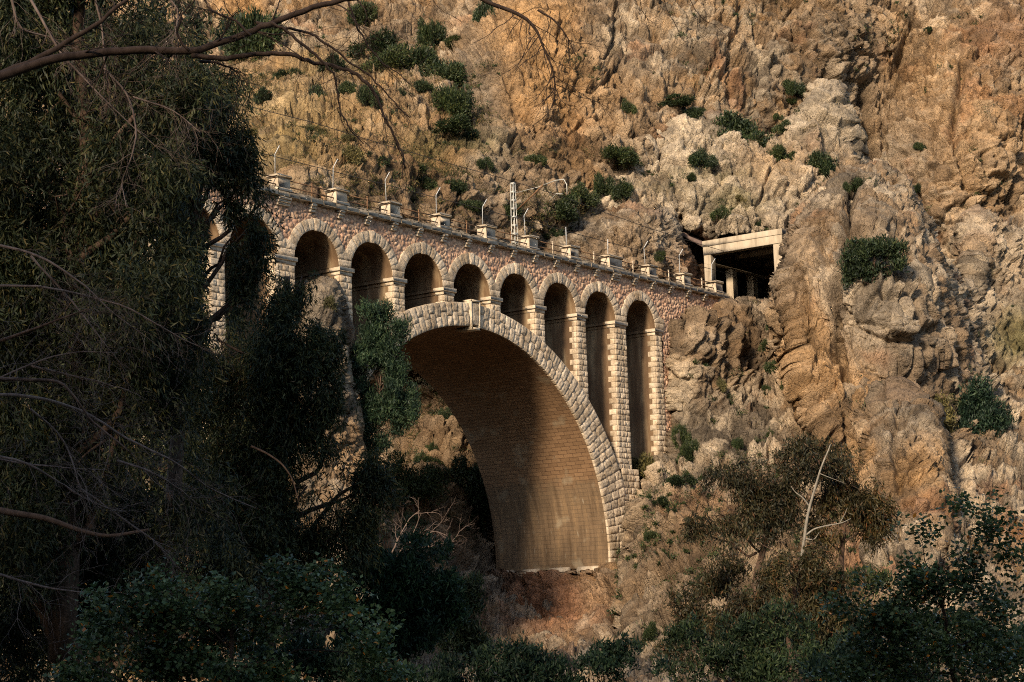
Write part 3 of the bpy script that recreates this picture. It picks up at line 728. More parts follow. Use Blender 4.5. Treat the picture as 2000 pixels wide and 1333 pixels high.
relief('mountain', (-200, -200, 2200, 1480), 2.2, [
    (-200, 300, 265), (-200, 900, 245), (-200, -200, 280), (300, 500, 212), (300, 900, 208), (450, 400, 182), (560, 335, 168), (700, 385, 171), (900, 425, 179), (1000, 465, 186), (1100, 500, 192),
    (480, 180, 212), (600, 250, 192), (700, 200, 203), (780, 130, 218), (850, 290, 190), (880, 100, 226), (640, 110, 226), (600, 40, 236), (440, 30, 240), (750, 20, 236), (870, 20, 236),
    (930, 250, 200), (980, 270, 196), (950, 150, 206), (1000, 90, 213), (1100, 0, 226), (1200, 150, 215), (1330, 80, 223), (1080, 300, 199), (1100, 420, 192), (1250, 260, 206), (1400, 190, 216),
    (1450, 100, 226), (1560, 130, 226), (1600, 20, 232), (1720, 120, 236), (1900, 100, 234), (2050, 0, 244), (1730, 300, 228), (1860, 290, 222), (1960, 420, 222), (1800, 430, 220), (2000, 620, 212), (2250, 300, 240), (2250, 900, 190), (1800, -200, 255), (1000, -230, 250), (400, -230, 262),
    (1450, 450, 222), (1400, 560, 228), (1600, 600, 230), (1500, 520, 230), (800, 740, 192), (900, 840, 190), (850, 900, 182), (920, 980, 181), (800, 1000, 172), (940, 1090, 176), (830, 1130, 164), (900, 1250, 156), (1050, 1250, 158), (1400, 900, 205), (1500, 1250, 190), (600, 800, 200), (650, 1000, 190), (600, 1250, 150), (600, 1450, 95), (0, 1450, 110), (1400, 1450, 110), (2200, 1450, 110), (-200, 1250, 150), (2000, 1200, 180), (1200, 700, 196), (1100, 1000, 182)],
    zones=[(1020, 130, 90, 150, OCHRE, .75), (1150, 230, 120, 90, OCHRE, .5), (1080, 120, 60, 140, OCHRE, .6), (940, 200, 45, 110, GREY, .75), (960, 300, 60, 25, GREY, .7), (1130, 320, 80, 40, BROWN, .45),
           (1760, 150, 130, 140, OCHRE, .5), (1650, 130, 70, 120, GREY, .55), (1530, 30, 120, 50, BROWN, .35), (1920, 330, 90, 120, OCHRE, .45), (1760, 330, 60, 120, GREY, .6), (1940, 100, 60, 60, RED, .35),
           (560, 230, 150, 100, SAND, .6), (650, 310, 110, 70, SAND, .8), (800, 270, 90, 50, SAND, .4), (540, 170, 90, 22, BROWN, .5), (760, 330, 120, 60, BROWN, .5), (560, 255, 110, 45, GRASS, .25), (700, 160, 140, 30, GRASS, .3), (880, 310, 90, 28, GRASS, .5), (560, 320, 55, 35, GRASS, .35), (820, 400, 120, 40, BROWN, .6), (860, 330, 70, 14, OCHRE, .5),
           (740, 60, 130, 50, BROWN, .5), (470, 10, 50, 60, OCHRE, .9), (880, 860, 90, 120, BROWN, .45), (850, 1000, 100, 120, BROWN, .8), (840, 740, 50, 30, GRASS, .3)],
    seed=1, cracks=[([(1672, 180), (1690, 260), (1704, 330), (1745, 420), (1800, 470)], 8, 4.0), ([(985, 60), (930, 130), (905, 200), (900, 260), (940, 300), (1000, 300)], 7, 3.0), ([(1440, 0), (1425, 90), (1400, 170)], 6, 1.6), ([(1880, 150), (1860, 260), (1880, 380)], 6, 2.0), ([(1985, 250), (1960, 400)], 6, 2.0), ([(1200, 20), (1190, 130), (1230, 200)], 5, 1.4), ([(1560, 90), (1600, 170)], 6, 1.6), ([(1780, 60), (1740, 160)], 5, 1.5)])
relief('rock_ridge', (1020, 130, 1760, 620), 2.5, [
    (1050, 400, 194), (1100, 470, 194), (1200, 330, 202), (1200, 430, 196), (1330, 225, 210), (1330, 330, 203), (1400, 450, 198), (1500, 440, 199), (1480, 300, 207), (1620, 170, 216), (1600, 300, 209), (1700, 400, 206), (1700, 250, 214), (1500, 600, 196), (1100, 600, 190)],
    poly=[(1035, 420), (1100, 405), (1150, 370), (1185, 330), (1250, 268), (1320, 222), (1400, 222), (1450, 260), (1520, 262), (1560, 215), (1600, 168), (1650, 165), (1668, 240), (1690, 330), (1740, 420), (1740, 480), (1560, 480), (1536, 476), (1394, 490), (1362, 466), (1326, 440), (1318, 480), (1318, 610), (1030, 610)], back=9, bw=35,
    zones=[(1330, 300, 150, 60, PALE, .85), (1600, 230, 80, 70, PALE, .9), (1420, 400, 150, 60, PALE, .9), (1500, 330, 60, 40, OCHRE, .4), (1180, 420, 80, 60, PALE, .5), (1430, 400, 60, 20, GRASS, .5), (1380, 350, 90, 12, GRASS, .35), (1290, 380, 60, 14, GRASS, .3)], blk=.9, amp=.9, seed=2, lump=.4)
relief('rock_outcrop', (1000, 380, 1400, 640), 2.0, [
    (1040, 480, 187), (1100, 520, 186), (1150, 450, 189), (1200, 520, 187), (1250, 420, 191), (1280, 500, 189), (1320, 440, 193), (1340, 540, 195), (1370, 580, 199), (1100, 620, 186), (1300, 600, 192)],
    poly=[(1050, 500), (1075, 470), (1120, 445), (1180, 420), (1220, 405), (1280, 400), (1312, 418), (1330, 450), (1345, 480), (1362, 520), (1378, 600), (1378, 638), (1010, 638), (1030, 540)], back=6, bw=25,
    zones=[(1120, 470, 90, 60, GREY, .35), (1290, 440, 50, 50, PALE, .45), (1350, 540, 30, 50, RED, .6), (1220, 500, 50, 50, TAN, .5)], blk=1.0, amp=.85, seed=3, jag=7)
relief('rocky_slope', (1225, 300, 2320, 1500), 2.4, [
    (1310, 660, 174), (1340, 780, 172.5), (1400, 590, 187), (1440, 585, 187), (1490, 575, 187), (1380, 640, 178), (1450, 680, 180), (1310, 830, 171.5), (1310, 900, 169), (1250, 960, 165), (1245, 1050, 160), (1240, 1130, 157), (1235, 1250, 146),
    (1480, 760, 178), (1500, 880, 168), (1420, 880, 168), (1400, 1000, 160), (1400, 1150, 148), (1390, 1300, 136), (1530, 640, 182), (1515, 720, 181),
    (1540, 540, 177), (1560, 450, 181), (1600, 380, 185), (1650, 345, 189), (1720, 335, 192), (1780, 420, 192), (1570, 620, 175), (1600, 760, 171), (1640, 500, 178), (1690, 470, 179), (1650, 640, 175), (1740, 590, 169), (1700, 560, 171), (1800, 570, 176), (1840, 560, 186), (1760, 700, 171), (1690, 740, 172), (1830, 700, 176), (1640, 850, 167),
    (1890, 600, 192), (1920, 480, 199), (1940, 430, 204), (2000, 470, 206), (1980, 620, 194), (2000, 720, 187), (1900, 720, 183), (1900, 800, 176), (1990, 850, 176), (1850, 830, 172), (1760, 800, 162), (1740, 900, 159), (1800, 960, 158), (1830, 900, 165), (1900, 960, 163), (2000, 1000, 160), (1700, 1000, 156),
    (1600, 960, 160), (1600, 1100, 148), (1600, 1300, 132), (1800, 1150, 142), (1800, 1330, 122), (2000, 1200, 140), (2250, 500, 215), (2250, 1000, 165), (2250, 1450, 110), (1500, 1450, 120), (1250, 1450, 125)],
    poly=[(1306, 640), (1325, 640), (1350, 622), (1385, 612), (1420, 600), (1470, 592), (1513, 588), (1519, 550), (1530, 490), (1545, 450), (1575, 400), (1610, 362), (1655, 335), (1715, 330), (1752, 360), (1780, 410), (1830, 500), (1870, 545), (1885, 480), (1890, 430), (1930, 420), (1990, 440), (2060, 500), (2310, 560), (2310, 1490), (1228, 1490), (1222, 1290), (1226, 1150), (1236, 1080), (1243, 1000), (1250, 970), (1275, 905), (1300, 890), (1303, 800)], back=7, bw=26,
    zones=[(1740, 600, 80, 55, PALE, .55), (1740, 590, 60, 70, GREY, .4), (1580, 700, 50, 160, OCHRE, .6), (1640, 800, 40, 120, OCHRE, .55), (1690, 760, 60, 60, OCHRE, .5), (1420, 690, 70, 90, BROWN, .55), (1350, 650, 35, 45, TAN, .6), (1390, 620, 50, 20, BROWN, .5), (1330, 760, 30, 60, PALE, .45), (1290, 960, 50, 50, PALE, .55), (1350, 920, 60, 30, PALE, .3), (1300, 1180, 90, 110, GREY, .55), (1420, 1080, 110, 90, BROWN, .5), (1560, 1150, 120, 120, BROWN, .6),
           (1960, 680, 60, 50, GRASS, .7), (1910, 600, 50, 60, PALE, .5), (1940, 470, 50, 40, PALE, .5), (1760, 900, 40, 60, OCHRE, .7), (1690, 930, 25, 80, OCHRE, .7), (1740, 810, 60, 40, GREY, .6), (1690, 440, 50, 70, GREY, .45), (1340, 1150, 120, 150, BROWN, .35), (1720, 1130, 70, 60, RED, .6), (1580, 470, 40, 60, BROWN, .4), (1800, 720, 70, 90, GREY, .4)], seed=4, amp=1.1, stretch=(1, 1, .72), jag=8, blk=1.1, lump=.55)
relief('rock_buttress', (1490, 310, 1960, 920), 2.0, [
    (1540, 540, 173), (1560, 450, 177), (1600, 380, 181), (1650, 345, 185), (1720, 335, 187), (1780, 420, 184), (1570, 620, 170), (1600, 760, 166), (1640, 500, 172), (1690, 470, 172), (1650, 640, 169), (1740, 590, 166.5), (1700, 560, 167.5), (1800, 570, 170), (1760, 700, 165.5), (1690, 740, 166), (1830, 700, 170), (1640, 850, 162), (1880, 700, 176), (1900, 780, 177), (1840, 800, 172), (1850, 560, 178)],
    poly=[(1522, 590), (1519, 550), (1530, 490), (1545, 450), (1575, 400), (1610, 362), (1655, 335), (1715, 330), (1752, 360), (1780, 410), (1812, 480), (1850, 560), (1880, 640), (1905, 720), (1920, 790), (1870, 830), (1820, 815), (1780, 800), (1740, 815), (1700, 860), (1690, 910), (1640, 900), (1600, 860), (1568, 800), (1550, 720), (1535, 650)], back=9, bw=24,
    zones=[(1740, 610, 60, 60, PALE, .45), (1735, 570, 40, 30, GREY, .4), (1580, 700, 50, 160, OCHRE, .65), (1640, 800, 40, 120, OCHRE, .6), (1690, 760, 60, 60, OCHRE, .5), (1690, 440, 50, 70, GREY, .55), (1800, 720, 60, 90, GREY, .5), (1580, 470, 40, 60, BROWN, .4), (1655, 700, 14, 90, BROWN, .5)],
    seed=7, amp=.8, stretch=(1, 1, .6), jag=9, cracks=[([(1664, 375), (1660, 470), (1654, 560), (1652, 660), (1650, 760), (1645, 850)], 7, 3.0), ([(1795, 430), (1800, 520), (1830, 620), (1850, 720)], 7, 1.8), ([(1672, 610), (1690, 645), (1730, 668), (1775, 672)], 4, .8), ([(1725, 540), (1720, 610)], 4, 1.2), ([(1776, 560), (1778, 640), (1790, 720)], 4, 1.4), ([(1640, 690), (1632, 705)], 13, 3.0)], bumps=[(1738, 600, 62, 70, .35), (1790, 700, 40, 80, .6), (1610, 640, 30, 120, 1.0)])
relief('rock_spur', (1650, 750, 1900, 1130), 2.0, [
    (1720, 820, 157), (1790, 810, 157), (1700, 900, 152), (1770, 900, 150), (1830, 900, 154), (1720, 1000, 148), (1800, 1000, 147), (1760, 1100, 142)],
    poly=[(1690, 840), (1715, 810), (1740, 785), (1772, 800), (1800, 786), (1828, 800), (1840, 860), (1846, 930), (1858, 1000), (1850, 1110), (1700, 1110), (1690, 1000), (1684, 920)], back=7, bw=20,
    zones=[(1780, 930, 30, 50, OCHRE, .7), (1700, 920, 20, 70, OCHRE, .6), (1770, 830, 60, 40, GREY, .7)], seed=8, amp=.7, stretch=(1, 1, .6), jag=8, cracks=[([(1752, 800), (1745, 880), (1760, 980)], 4, 1.6)])
relief('rock_ledge', (880, 1085, 1290, 1420), 1.8, [
    (965, 1120, 172.0), (1080, 1116, 167.5), (1192, 1110, 163.6), (1240, 1110, 161), (960, 1150, 171), (1080, 1150, 166), (1190, 1150, 162), (940, 1230, 164), (1080, 1230, 160), (1180, 1240, 154), (900, 1300, 156), (1080, 1300, 152), (1200, 1320, 144), (1080, 1400, 142), (1280, 1250, 148), (900, 1180, 168)],
    poly=[(935, 1142), (958, 1121), (1010, 1120), (1080, 1116), (1150, 1113), (1205, 1109), (1250, 1108), (1285, 1200), (1285, 1415), (885, 1415), (905, 1250), (925, 1180)], back=1.5, bw=10,
    zones=[(1080, 1190, 120, 60, RED, .85), (1050, 1250, 90, 40, RED, .6), (1180, 1180, 40, 60, TAN, .6)], blk=.85, amp=.95, seed=5, jag=3, lump=.35, cracks=[([(1236, 1085), (1232, 1160), (1222, 1260)], 12, 3.0), ([(1030, 1130), (1045, 1180)], 4, 1.0)])
relief('rock_pillar', (560, 520, 790, 1200), 2.0, [
    (640, 550, 134), (610, 600, 132), (690, 620, 134), (650, 700, 131), (700, 750, 132), (600, 800, 129), (660, 860, 130), (710, 880, 132), (600, 1000, 126), (700, 1050, 126), (760, 1100, 128), (600, 1190, 120), (760, 1190, 120)],
    poly=[(575, 1195), (575, 650), (596, 600), (604, 560), (628, 546), (655, 552), (676, 590), (688, 640), (692, 760), (712, 790), (722, 900), (750, 1000), (780, 1195)], back=6, bw=24,
    zones=[(650, 600, 60, 60, GREY, .7), (650, 780, 60, 60, GREY, .6), (690, 880, 40, 60, OCHRE, .5)], blk=1.1, amp=.42, seed=6, jag=5)

# gorge floor in one sheet out to the horizon
n = 170; a = np.linspace(0, 2*math.pi, n, endpoint=False); r = np.concatenate([[.5], np.geomspace(2, 1600, 90)])
A, R_ = np.meshgrid(a, r); X = CAM[0]+R_*np.cos(A); Y = CAM[1]+R_*np.sin(A); P = np.stack([X.ravel(), Y.ravel(), 0*X.ravel()], -1)
P[:, 2] = -28.0-8*sstep(8, 55, R_.ravel())+1.2*fbm(P/14, 4, 3)*sstep(3, 30, R_.ravel())
i = np.arange(len(r)-1)[:, None]*n; j = np.arange(n)[None]; k = (j+1) % n
mb = MB(); mb.add(P, np.stack([i+j, i+k, i+n+k, i+n+j], -1).reshape(-1, 4)); tag(mb.build('ground', M['ground'], None, True), kind='structure')
# unseen hill added behind the camera to keep the low sun off the near trees
hd = SUN[:2]/np.linalg.norm(SUN[:2]); pd = np.array([-hd[1], hd[0]])
na, nb = 160, 60; A, B = np.meshgrid(np.linspace(-260, 260, na), np.linspace(0, 1, nb)); A = A.ravel(); B = B.ravel()
RZ = 41.0
q = np.stack([A/30, B*0, A*0], -1); crest = RZ+5*fbm(q, 4, 5)+.02*np.clip(A, -200, 200)
xy = CAM[:2][None]+hd[None]*(22+B*130)[:, None]+pd[None]*A[:, None]
hz = np.where(B < .45, -30+(crest+30)*sstep(0, .45, B), crest-(crest+34)*sstep(.55, 1, B))
P = np.c_[xy, hz]; P[:, 2] += 1.5*fbm(P/9, 4, 9)
mb = MB(); mb.add(P, gridq(na, nb)); tag(mb.build('shade_hill', M['ground'], None, True), kind='structure')

# ------------------------------------------------------------------ plants
def leaves(mb, P, D, L, Wd, rng, curl=.12, rnd=1.0):
    """one four-cornered leaf per point P along the directions D"""
    n = len(P); D = D/(np.linalg.norm(D, axis=1)[:, None]+1e-9)
    L = L*(.7+.6*rng.random(n)); Wd = Wd*(.7+.6*rng.random(n))
    s = np.cross(D, rng.normal(size=(n, 3))); s /= np.linalg.norm(s, axis=1)[:, None]+1e-9
    up = np.cross(s, D); m = P+D*(L*.45)[:, None]+up*(L*curl)[:, None]
    V = np.stack([P, m+s*(Wd*.5)[:, None], P+D*L[:, None], m-s*(Wd*.5)[:, None]], 1).reshape(-1, 3)
    mb.add(V, np.arange(4*n).reshape(-1, 4))
def sph(rng, n):
    x = rng.normal(size=(n, 3)); return x/(np.linalg.norm(x, axis=1)[:, None]+1e-9)
def shell(rng, n, lo=.55):
    return sph(rng, n)*(lo+(1-lo)*rng.random(n)**.5)[:, None]
BASIS = np.stack([CR, CF, CU])                      # right, away, up as seen from the path
def lobe_pts(rng, lobes, D, n, lo=.45, deep=.9, gap=None, gs=1.6):
    """points through the ellipsoid lobes (u, v, ru, rv[, dD])"""
    sub = []
    for l in lobes:
        for q in range(7):
            a = rng.random()*6.283; r_ = .25+.75*rng.random()**.6; k = .26+.34*rng.random()
            sub.append((l[0]+l[2]*r_*math.cos(a), l[1]+l[3]*r_*math.sin(a), l[2]*k, l[3]*k, (l[4] if len(l) > 4 else 0)+rng.normal()*.35*min(l[2], l[3])*D/FPX))
        sub.append((l[0], l[1], l[2]*.6, l[3]*.6)+tuple(l[4:]))
    lobes = sub
    A = np.array([l[2]*l[3] for l in lobes], float); A /= A.sum(); out = []
    for l, f in zip(lobes, A):
        d = D+(l[4] if len(l) > 4 else 0); k = max(int(n*f), 3)
        ru = l[2]*d/FPX; rv = l[3]*d/FPX; rd = deep*min(ru, rv)
        x = shell(rng, k, lo)*np.array([ru, rd, rv])
        out.append(W(l[0], l[1], d)[None]+x@BASIS)
    P = np.concatenate(out)
    if gap is not None: P = P[perlin(P/gs, 5) > gap+.10*rng.normal(size=len(P))]
    return P
def limb(rng, a, b, bend=.12, n=7):
    a = np.array(a, float); b = np.array(b, float); t = np.linspace(0, 1, n)[:, None]; L = np.linalg.norm(b-a)
    o = np.cumsum(rng.normal(size=(n, 3)), 0)*L*bend/n; o -= t*o[-1]; return a+(b-a)*t+o
HOLES = [(426, 530, 22, 110, .95), (400, 415, 44, 60, .62), (440, 440, 46, 34, .6), (520, 450, 14, 40, .6), (300, 290, 30, 16, .6), (424, 650, 20, 40, .6), (520, 560, 18, 24, .6), (648, 590, 40, 50, .8), (684, 740, 14, 130, .75), (668, 850, 36, 46, .6), (585, 500, 44, 44, .9), (700, 700, 14, 100, .8)]
def ground_z(D): return CAM[2]-1.7-8*float(sstep(8, 55, np.array(D)))-.6

def tree(name, label, cat, D, trunk, lobes, nclump, mat, bark, mode='euc', group=None, r0=.3, leaf=(.25, .044), per=16, gap=-.12, limbs=True, seed=0, deep=.9):
    rng = np.random.default_rng(100+seed)
    pts = [W(u, v, D) for u, v in trunk]; base = pts[0]
    root = empty(name, base, label, cat, group)
    mb = MB(); P = np.array(pts); tt = np.linspace(0, 1, len(P)); ti = np.linspace(0, 1, max(12, len(P)))
    T = np.stack([np.interp(ti, tt, P[:, k]) for k in range(3)], -1); T[1:-1] += rng.normal(size=(len(T)-2, 3))*r0*.25
    tube(mb, T, np.linspace(r0, r0*.35, len(T)), 7)
    mb.build('trunk', M[bark], root, True)
    if limbs:
        mb = MB()
        for l in lobes:
            c = W(l[0], l[1], D+(l[4] if len(l) > 4 else 0)); j = int(np.argmin(np.linalg.norm(T-c, axis=1)-.0*T[:, 2])); j = max(0, j-2)
            rr = np.linspace(r0, r0*.35, len(T))[j]*.5
            Lb = limb(rng, T[j], c, .35, 8); tube(mb, Lb, np.linspace(rr, rr*.25, 8), 5)
            for q in range(5):
                k = rng.integers(3, 8); e = Lb[k]+(sph(rng, 1)[0]*np.array([1, 1, .8]))*l[2]*D/FPX*.9
                tube(mb, limb(rng, Lb[k], e, .4, 6), np.linspace(rr*.3, rr*.06, 6), 4, cap=False)
        mb.build('limbs', M[bark], root, True)
    C = lobe_pts(rng, lobes, D, nclump, gap=gap, deep=deep, gs=max(.5, .022*D))
    if D < 100:                                     # openings in the crowns through which the bridge shows
        pu, pv, _ = pix(C); rj = rng.random(len(C))
        for hu, hv, ru, rv, pr_ in HOLES: C = C[~((((pu-hu)/ru)**2+((pv-hv)/rv)**2 < 1) & (rj < pr_))]; pu, pv, _ = pix(C); rj = rng.random(len(C))
    n = len(C); mb = MB()
    if mode == 'euc':                               # hanging sprays of narrow leaves
        ln = .4+.8*rng.random(n); tilt = rng.normal(size=(n, 3))*.38
        t = rng.random((n, per)); d0 = np.array([0, 0, -1.])+tilt
        P = (C[:, None]+d0[:, None]*(t*ln[:, None])[..., None]+rng.normal(size=(n, per, 3))*.10).reshape(-1, 3)
        Dr = (d0[:, None]*.8+rng.normal(size=(n, per, 3))*.55).reshape(-1, 3)
        if D < 100:
            pu, pv, _ = pix(P); rj = (perlin(P/.8, 33)+.5) if D > 0 else 0
            k = np.ones(len(P), bool)
            for hu, hv, ru, rv, pr_ in HOLES: k &= ~((((pu-hu)/ru)**2+((pv-hv)/rv)**2 < 1) & (rj < pr_))
            P = P[k]; Dr = Dr[k]
        leaves(mb, P, Dr, leaf[0], leaf[1], rng, .08)
    elif mode == 'broad':                           # flat leaves in small rosettes, faces up
        P = C[:, None]+rng.normal(size=(n, per, 3))*leaf[0]*1.1
        Dr = sph(rng, n*per).reshape(n, per, 3)*np.array([1, 1, .45])+np.array([0, 0, .12])
        leaves(mb, P.reshape(-1, 3), Dr.reshape(-1, 3), leaf[0], leaf[1], rng, .10)
    else:                                           # needles and small upright leaves in tufts
        P = C[:, None]+rng.normal(size=(n, per, 3))*leaf[0]*.5
        Dr = sph(rng, n)[:, None]*.55+np.array([0, 0, .75])+rng.normal(size=(n, per, 3))*.45
        leaves(mb, P.reshape(-1, 3), Dr.reshape(-1, 3), leaf[0], leaf[1], rng, .05)
    mb.build('crown', M[mat], root)
    return root

G = 'eucalyptus trees on the near left'
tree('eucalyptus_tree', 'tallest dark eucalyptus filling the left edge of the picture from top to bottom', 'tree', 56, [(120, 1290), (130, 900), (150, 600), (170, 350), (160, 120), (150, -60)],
     [(90, 330, 150, 190), (250, 260, 150, 130), (120, 600, 170, 190), (280, 450, 150, 150), (330, 620, 130, 120), (90, 900, 150, 190), (250, 820, 140, 140), (40, 110, 130, 130), (220, 110, 150, 90), (340, 120, 80, 80), (60, 480, 120, 120), (-80, 400, 140, 300), (-80, 900, 140, 300), (330, 330, 80, 80), (60, -60, 220, 100)], 15000, 'eucshade', 'bark', r0=.42, seed=1, group=G, gap=-.22)
tree('eucalyptus_tree', 'eucalyptus with hanging leaves partly hiding the pink left end of the bridge', 'tree', 63, [(330, 1250), (345, 900), (370, 650), (380, 450), (390, 280), (400, 130)],
     [(330, 190, 100, 90), (425, 185, 55, 70), (455, 280, 38, 60), (330, 340, 75, 85), (400, 300, 55, 60), (485, 345, 28, 55), (460, 455, 28, 55), (505, 420, 24, 60), (525, 380, 20, 30), (465, 560, 32, 70), (350, 470, 60, 80), (505, 500, 22, 40), (350, 560, 50, 70), (440, 390, 26, 30), (395, 410, 25, 30)], 4600, 'euc', 'bark', r0=.30, seed=2, group=G)
tree('eucalyptus_tree', 'sunlit drooping eucalyptus whose crown hides the foot of the pier left of the rock pillar', 'tree', 69, [(520, 1290), (525, 1100), (540, 950), (560, 800), (565, 650), (560, 540)],
     [(540, 585, 50, 45), (590, 540, 28, 30), (575, 650, 70, 70), (650, 705, 42, 90), (500, 700, 100, 110), (600, 790, 75, 110), (520, 860, 120, 110), (420, 760, 100, 120), (600, 950, 60, 90), (480, 990, 110, 110), (560, 1050, 60, 60), (670, 830, 28, 50), (700, 960, 45, 80), (660, 1040, 60, 80), (740, 930, 30, 60), (420, 650, 60, 60), (440, 900, 90, 90)], 10500, 'euc', 'bark', r0=.34, seed=3, group=G)
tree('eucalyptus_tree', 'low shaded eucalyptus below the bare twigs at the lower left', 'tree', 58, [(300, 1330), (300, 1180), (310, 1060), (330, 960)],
     [(370, 980, 120, 90), (300, 1080, 140, 90), (450, 1120, 100, 60), (130, 1100, 150, 120), (200, 960, 120, 100), (60, 1220, 120, 110)], 3600, 'eucshade', 'bark', r0=.3, seed=4, group=G, gap=-.05)
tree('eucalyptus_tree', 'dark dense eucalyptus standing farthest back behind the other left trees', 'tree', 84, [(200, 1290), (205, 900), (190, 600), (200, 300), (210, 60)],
     [(60, 200, 190, 200), (250, 330, 150, 150), (100, 560, 200, 200), (280, 600, 130, 160), (240, 850, 190, 180), (60, 900, 190, 200), (420, 900, 110, 130), (330, 1080, 190, 110), (90, 1180, 200, 130), (150, 60, 200, 120), (480, 780, 80, 90), (530, 1060, 90, 90)], 6500, 'eucshade', 'bark', r0=.45, seed=8, group=G, gap=-.5, leaf=(.5, .11), per=12)
# right-hand trees
G2 = 'brownish trees on the lower right slope'
E1 = [(1480, 980, 70, 50), (1380, 960, 26, 30), (1480, 940, 75, 55), (1425, 930, 45, 40), (1550, 890, 55, 50), (1615, 890, 45, 40), (1400, 1000, 35, 45), (1345, 1020, 24, 26), (1510, 1000, 45, 45), (1440, 1030, 30, 45), (1530, 960, 50, 40)]
tree('brown_leaved_tree', 'brownish feathery tree with a wide crown on the slope left of the dead white trunk', 'tree', 116, [(1480, 1230), (1478, 1120), (1500, 1020), (1510, 940)], E1, 2200, 'euc2', 'bark', r0=.28, seed=5, group=G2, leaf=(.34, .07), per=13, gap=-.02)
tree('brown_leaved_tree', 'brownish feathery tree against the ochre rock right of the dead white trunk', 'tree', 118, [(1640, 1230), (1640, 1120), (1650, 1020), (1660, 950)],
     [(1650, 950, 45, 45), (1700, 965, 38, 36), (1700, 1020, 36, 36), (1650, 1040, 50, 45), (1600, 1010, 30, 50), (1655, 880, 30, 30), (1720, 1000, 22, 40), (1610, 950, 30, 40)], 1500, 'euc2', 'bark', r0=.25, seed=6, group=G2, leaf=(.34, .07), per=13, gap=-.02)
tree('brown_leaved_tree', 'lower dark feathery tree around the foot of the dead white trunk', 'tree', 108, [(1540, 1320), (1545, 1240), (1550, 1160), (1560, 1090)],
     [(1500, 1110, 45, 55), (1465, 1165, 45, 45), (1590, 1110, 45, 50), (1590, 1180, 55, 55), (1650, 1115, 36, 30), (1530, 1190, 50, 50), (1480, 1060, 30, 30), (1640, 1180, 40, 40), (1420, 1190, 35, 40)], 1900, 'euc2', 'bark', r0=.25, seed=7, group=G2, leaf=(.34, .07), per=13, gap=0)
def scrubtree(label, D, lobes, n, mat='bush', seed=0, leaf=(.3, .1), per=10, cat='shrub', name='shrub', mode='tuft', gap=-.2, base=None, r0=.12, group=None, bark='bark'):
    b = base or (lobes[0][0], max(l[1]+l[3] for l in lobes)+10)
    top = (np.mean([l[0] for l in lobes]), np.mean([l[1] for l in lobes]))
    return tree(name, label, cat, D, [b, ((b[0]+top[0])/2, (b[1]+top[1])/2), top], lobes, n, mat, bark, mode, group, r0, leaf, per, gap, True, seed, .9)
scrubtree('tall dark green shrub growing close against the left haunch of the great arch', 135, [(735, 640, 36, 36), (765, 668, 36, 34), (740, 720, 42, 48), (772, 765, 36, 52), (745, 800, 38, 56), (788, 822, 26, 36), (715, 690, 24, 30), (725, 860, 30, 40), (700, 640, 14, 26), (755, 740, 30, 60), (722, 770, 22, 60), (765, 700, 36, 30)], 4600, 'juniper', 11, (.32, .06), 12, name='tall_shrub')
scrubtree('rounded bright green pine bush standing at the bottom centre left of the ledge', 76, [(800, 1130, 80, 72), (745, 1180, 90, 80), (825, 1225, 70, 65), (705, 1110, 50, 50), (720, 1240, 90, 70), (860, 1190, 40, 50)], 4500, 'pine', 12, (.26, .07), 12, name='pine_bush')
scrubtree('dark green pine tree leaning on the right hand rock slope', (on_rock(1920, 840)-CAM)@CF-3.0, [(1920, 790, 38, 40), (1905, 830, 40, 40), (1945, 835, 32, 36), (1925, 870, 38, 30), (1890, 800, 20, 26)], 1300, 'juniper', 13, (.42, .10), 12, cat='tree', name='pine_tree', gap=-.12)
scrubtree('olive green bush beside the dark pine on the right slope', (on_rock(1845, 840)-CAM)@CF-2.5, [(1845, 810, 24, 40), (1838, 850, 26, 36), (1860, 780, 16, 20)], 650, 'olive', 14, (.36, .09), 11, gap=-.12)
scrubtree('leafy broadleaf bush with a few orange leaves along the bottom left', 29, [(260, 1230, 120, 80), (400, 1190, 110, 75), (550, 1160, 100, 60), (650, 1230, 110, 80), (500, 1280, 190, 70), (300, 1310, 180, 60), (740, 1300, 70, 50), (170, 1290, 60, 80), (480, 1140, 50, 40), (330, 1140, 50, 40), (620, 1130, 60, 40)], 4600, 'fig', 15, (.085, .060), 9, 'bush', 'broadleaf_bush', 'broad', .04, (450, 1400), .06)
scrubtree('dark broadleaf bush filling the bottom right corner with long side branches', 33, [(1850, 1130, 100, 70), (1940, 1060, 60, 80), (1980, 1180, 90, 110), (1850, 1250, 150, 80), (1720, 1240, 60, 50), (1960, 1300, 120, 70), (1700, 1310, 110, 50), (1755, 1090, 45, 30), (1790, 1030, 45, 20), (1890, 990, 40, 18), (1980, 1000, 30, 30), (1640, 1180, 30, 24), (1700, 1150, 40, 20), (1900, 1020, 60, 16), (1830, 1060, 60, 20)], 2900, 'fig', 16, (.095, .066), 8, 'bush', 'broadleaf_bush', 'broad', .05, (1880, 1420), .06)
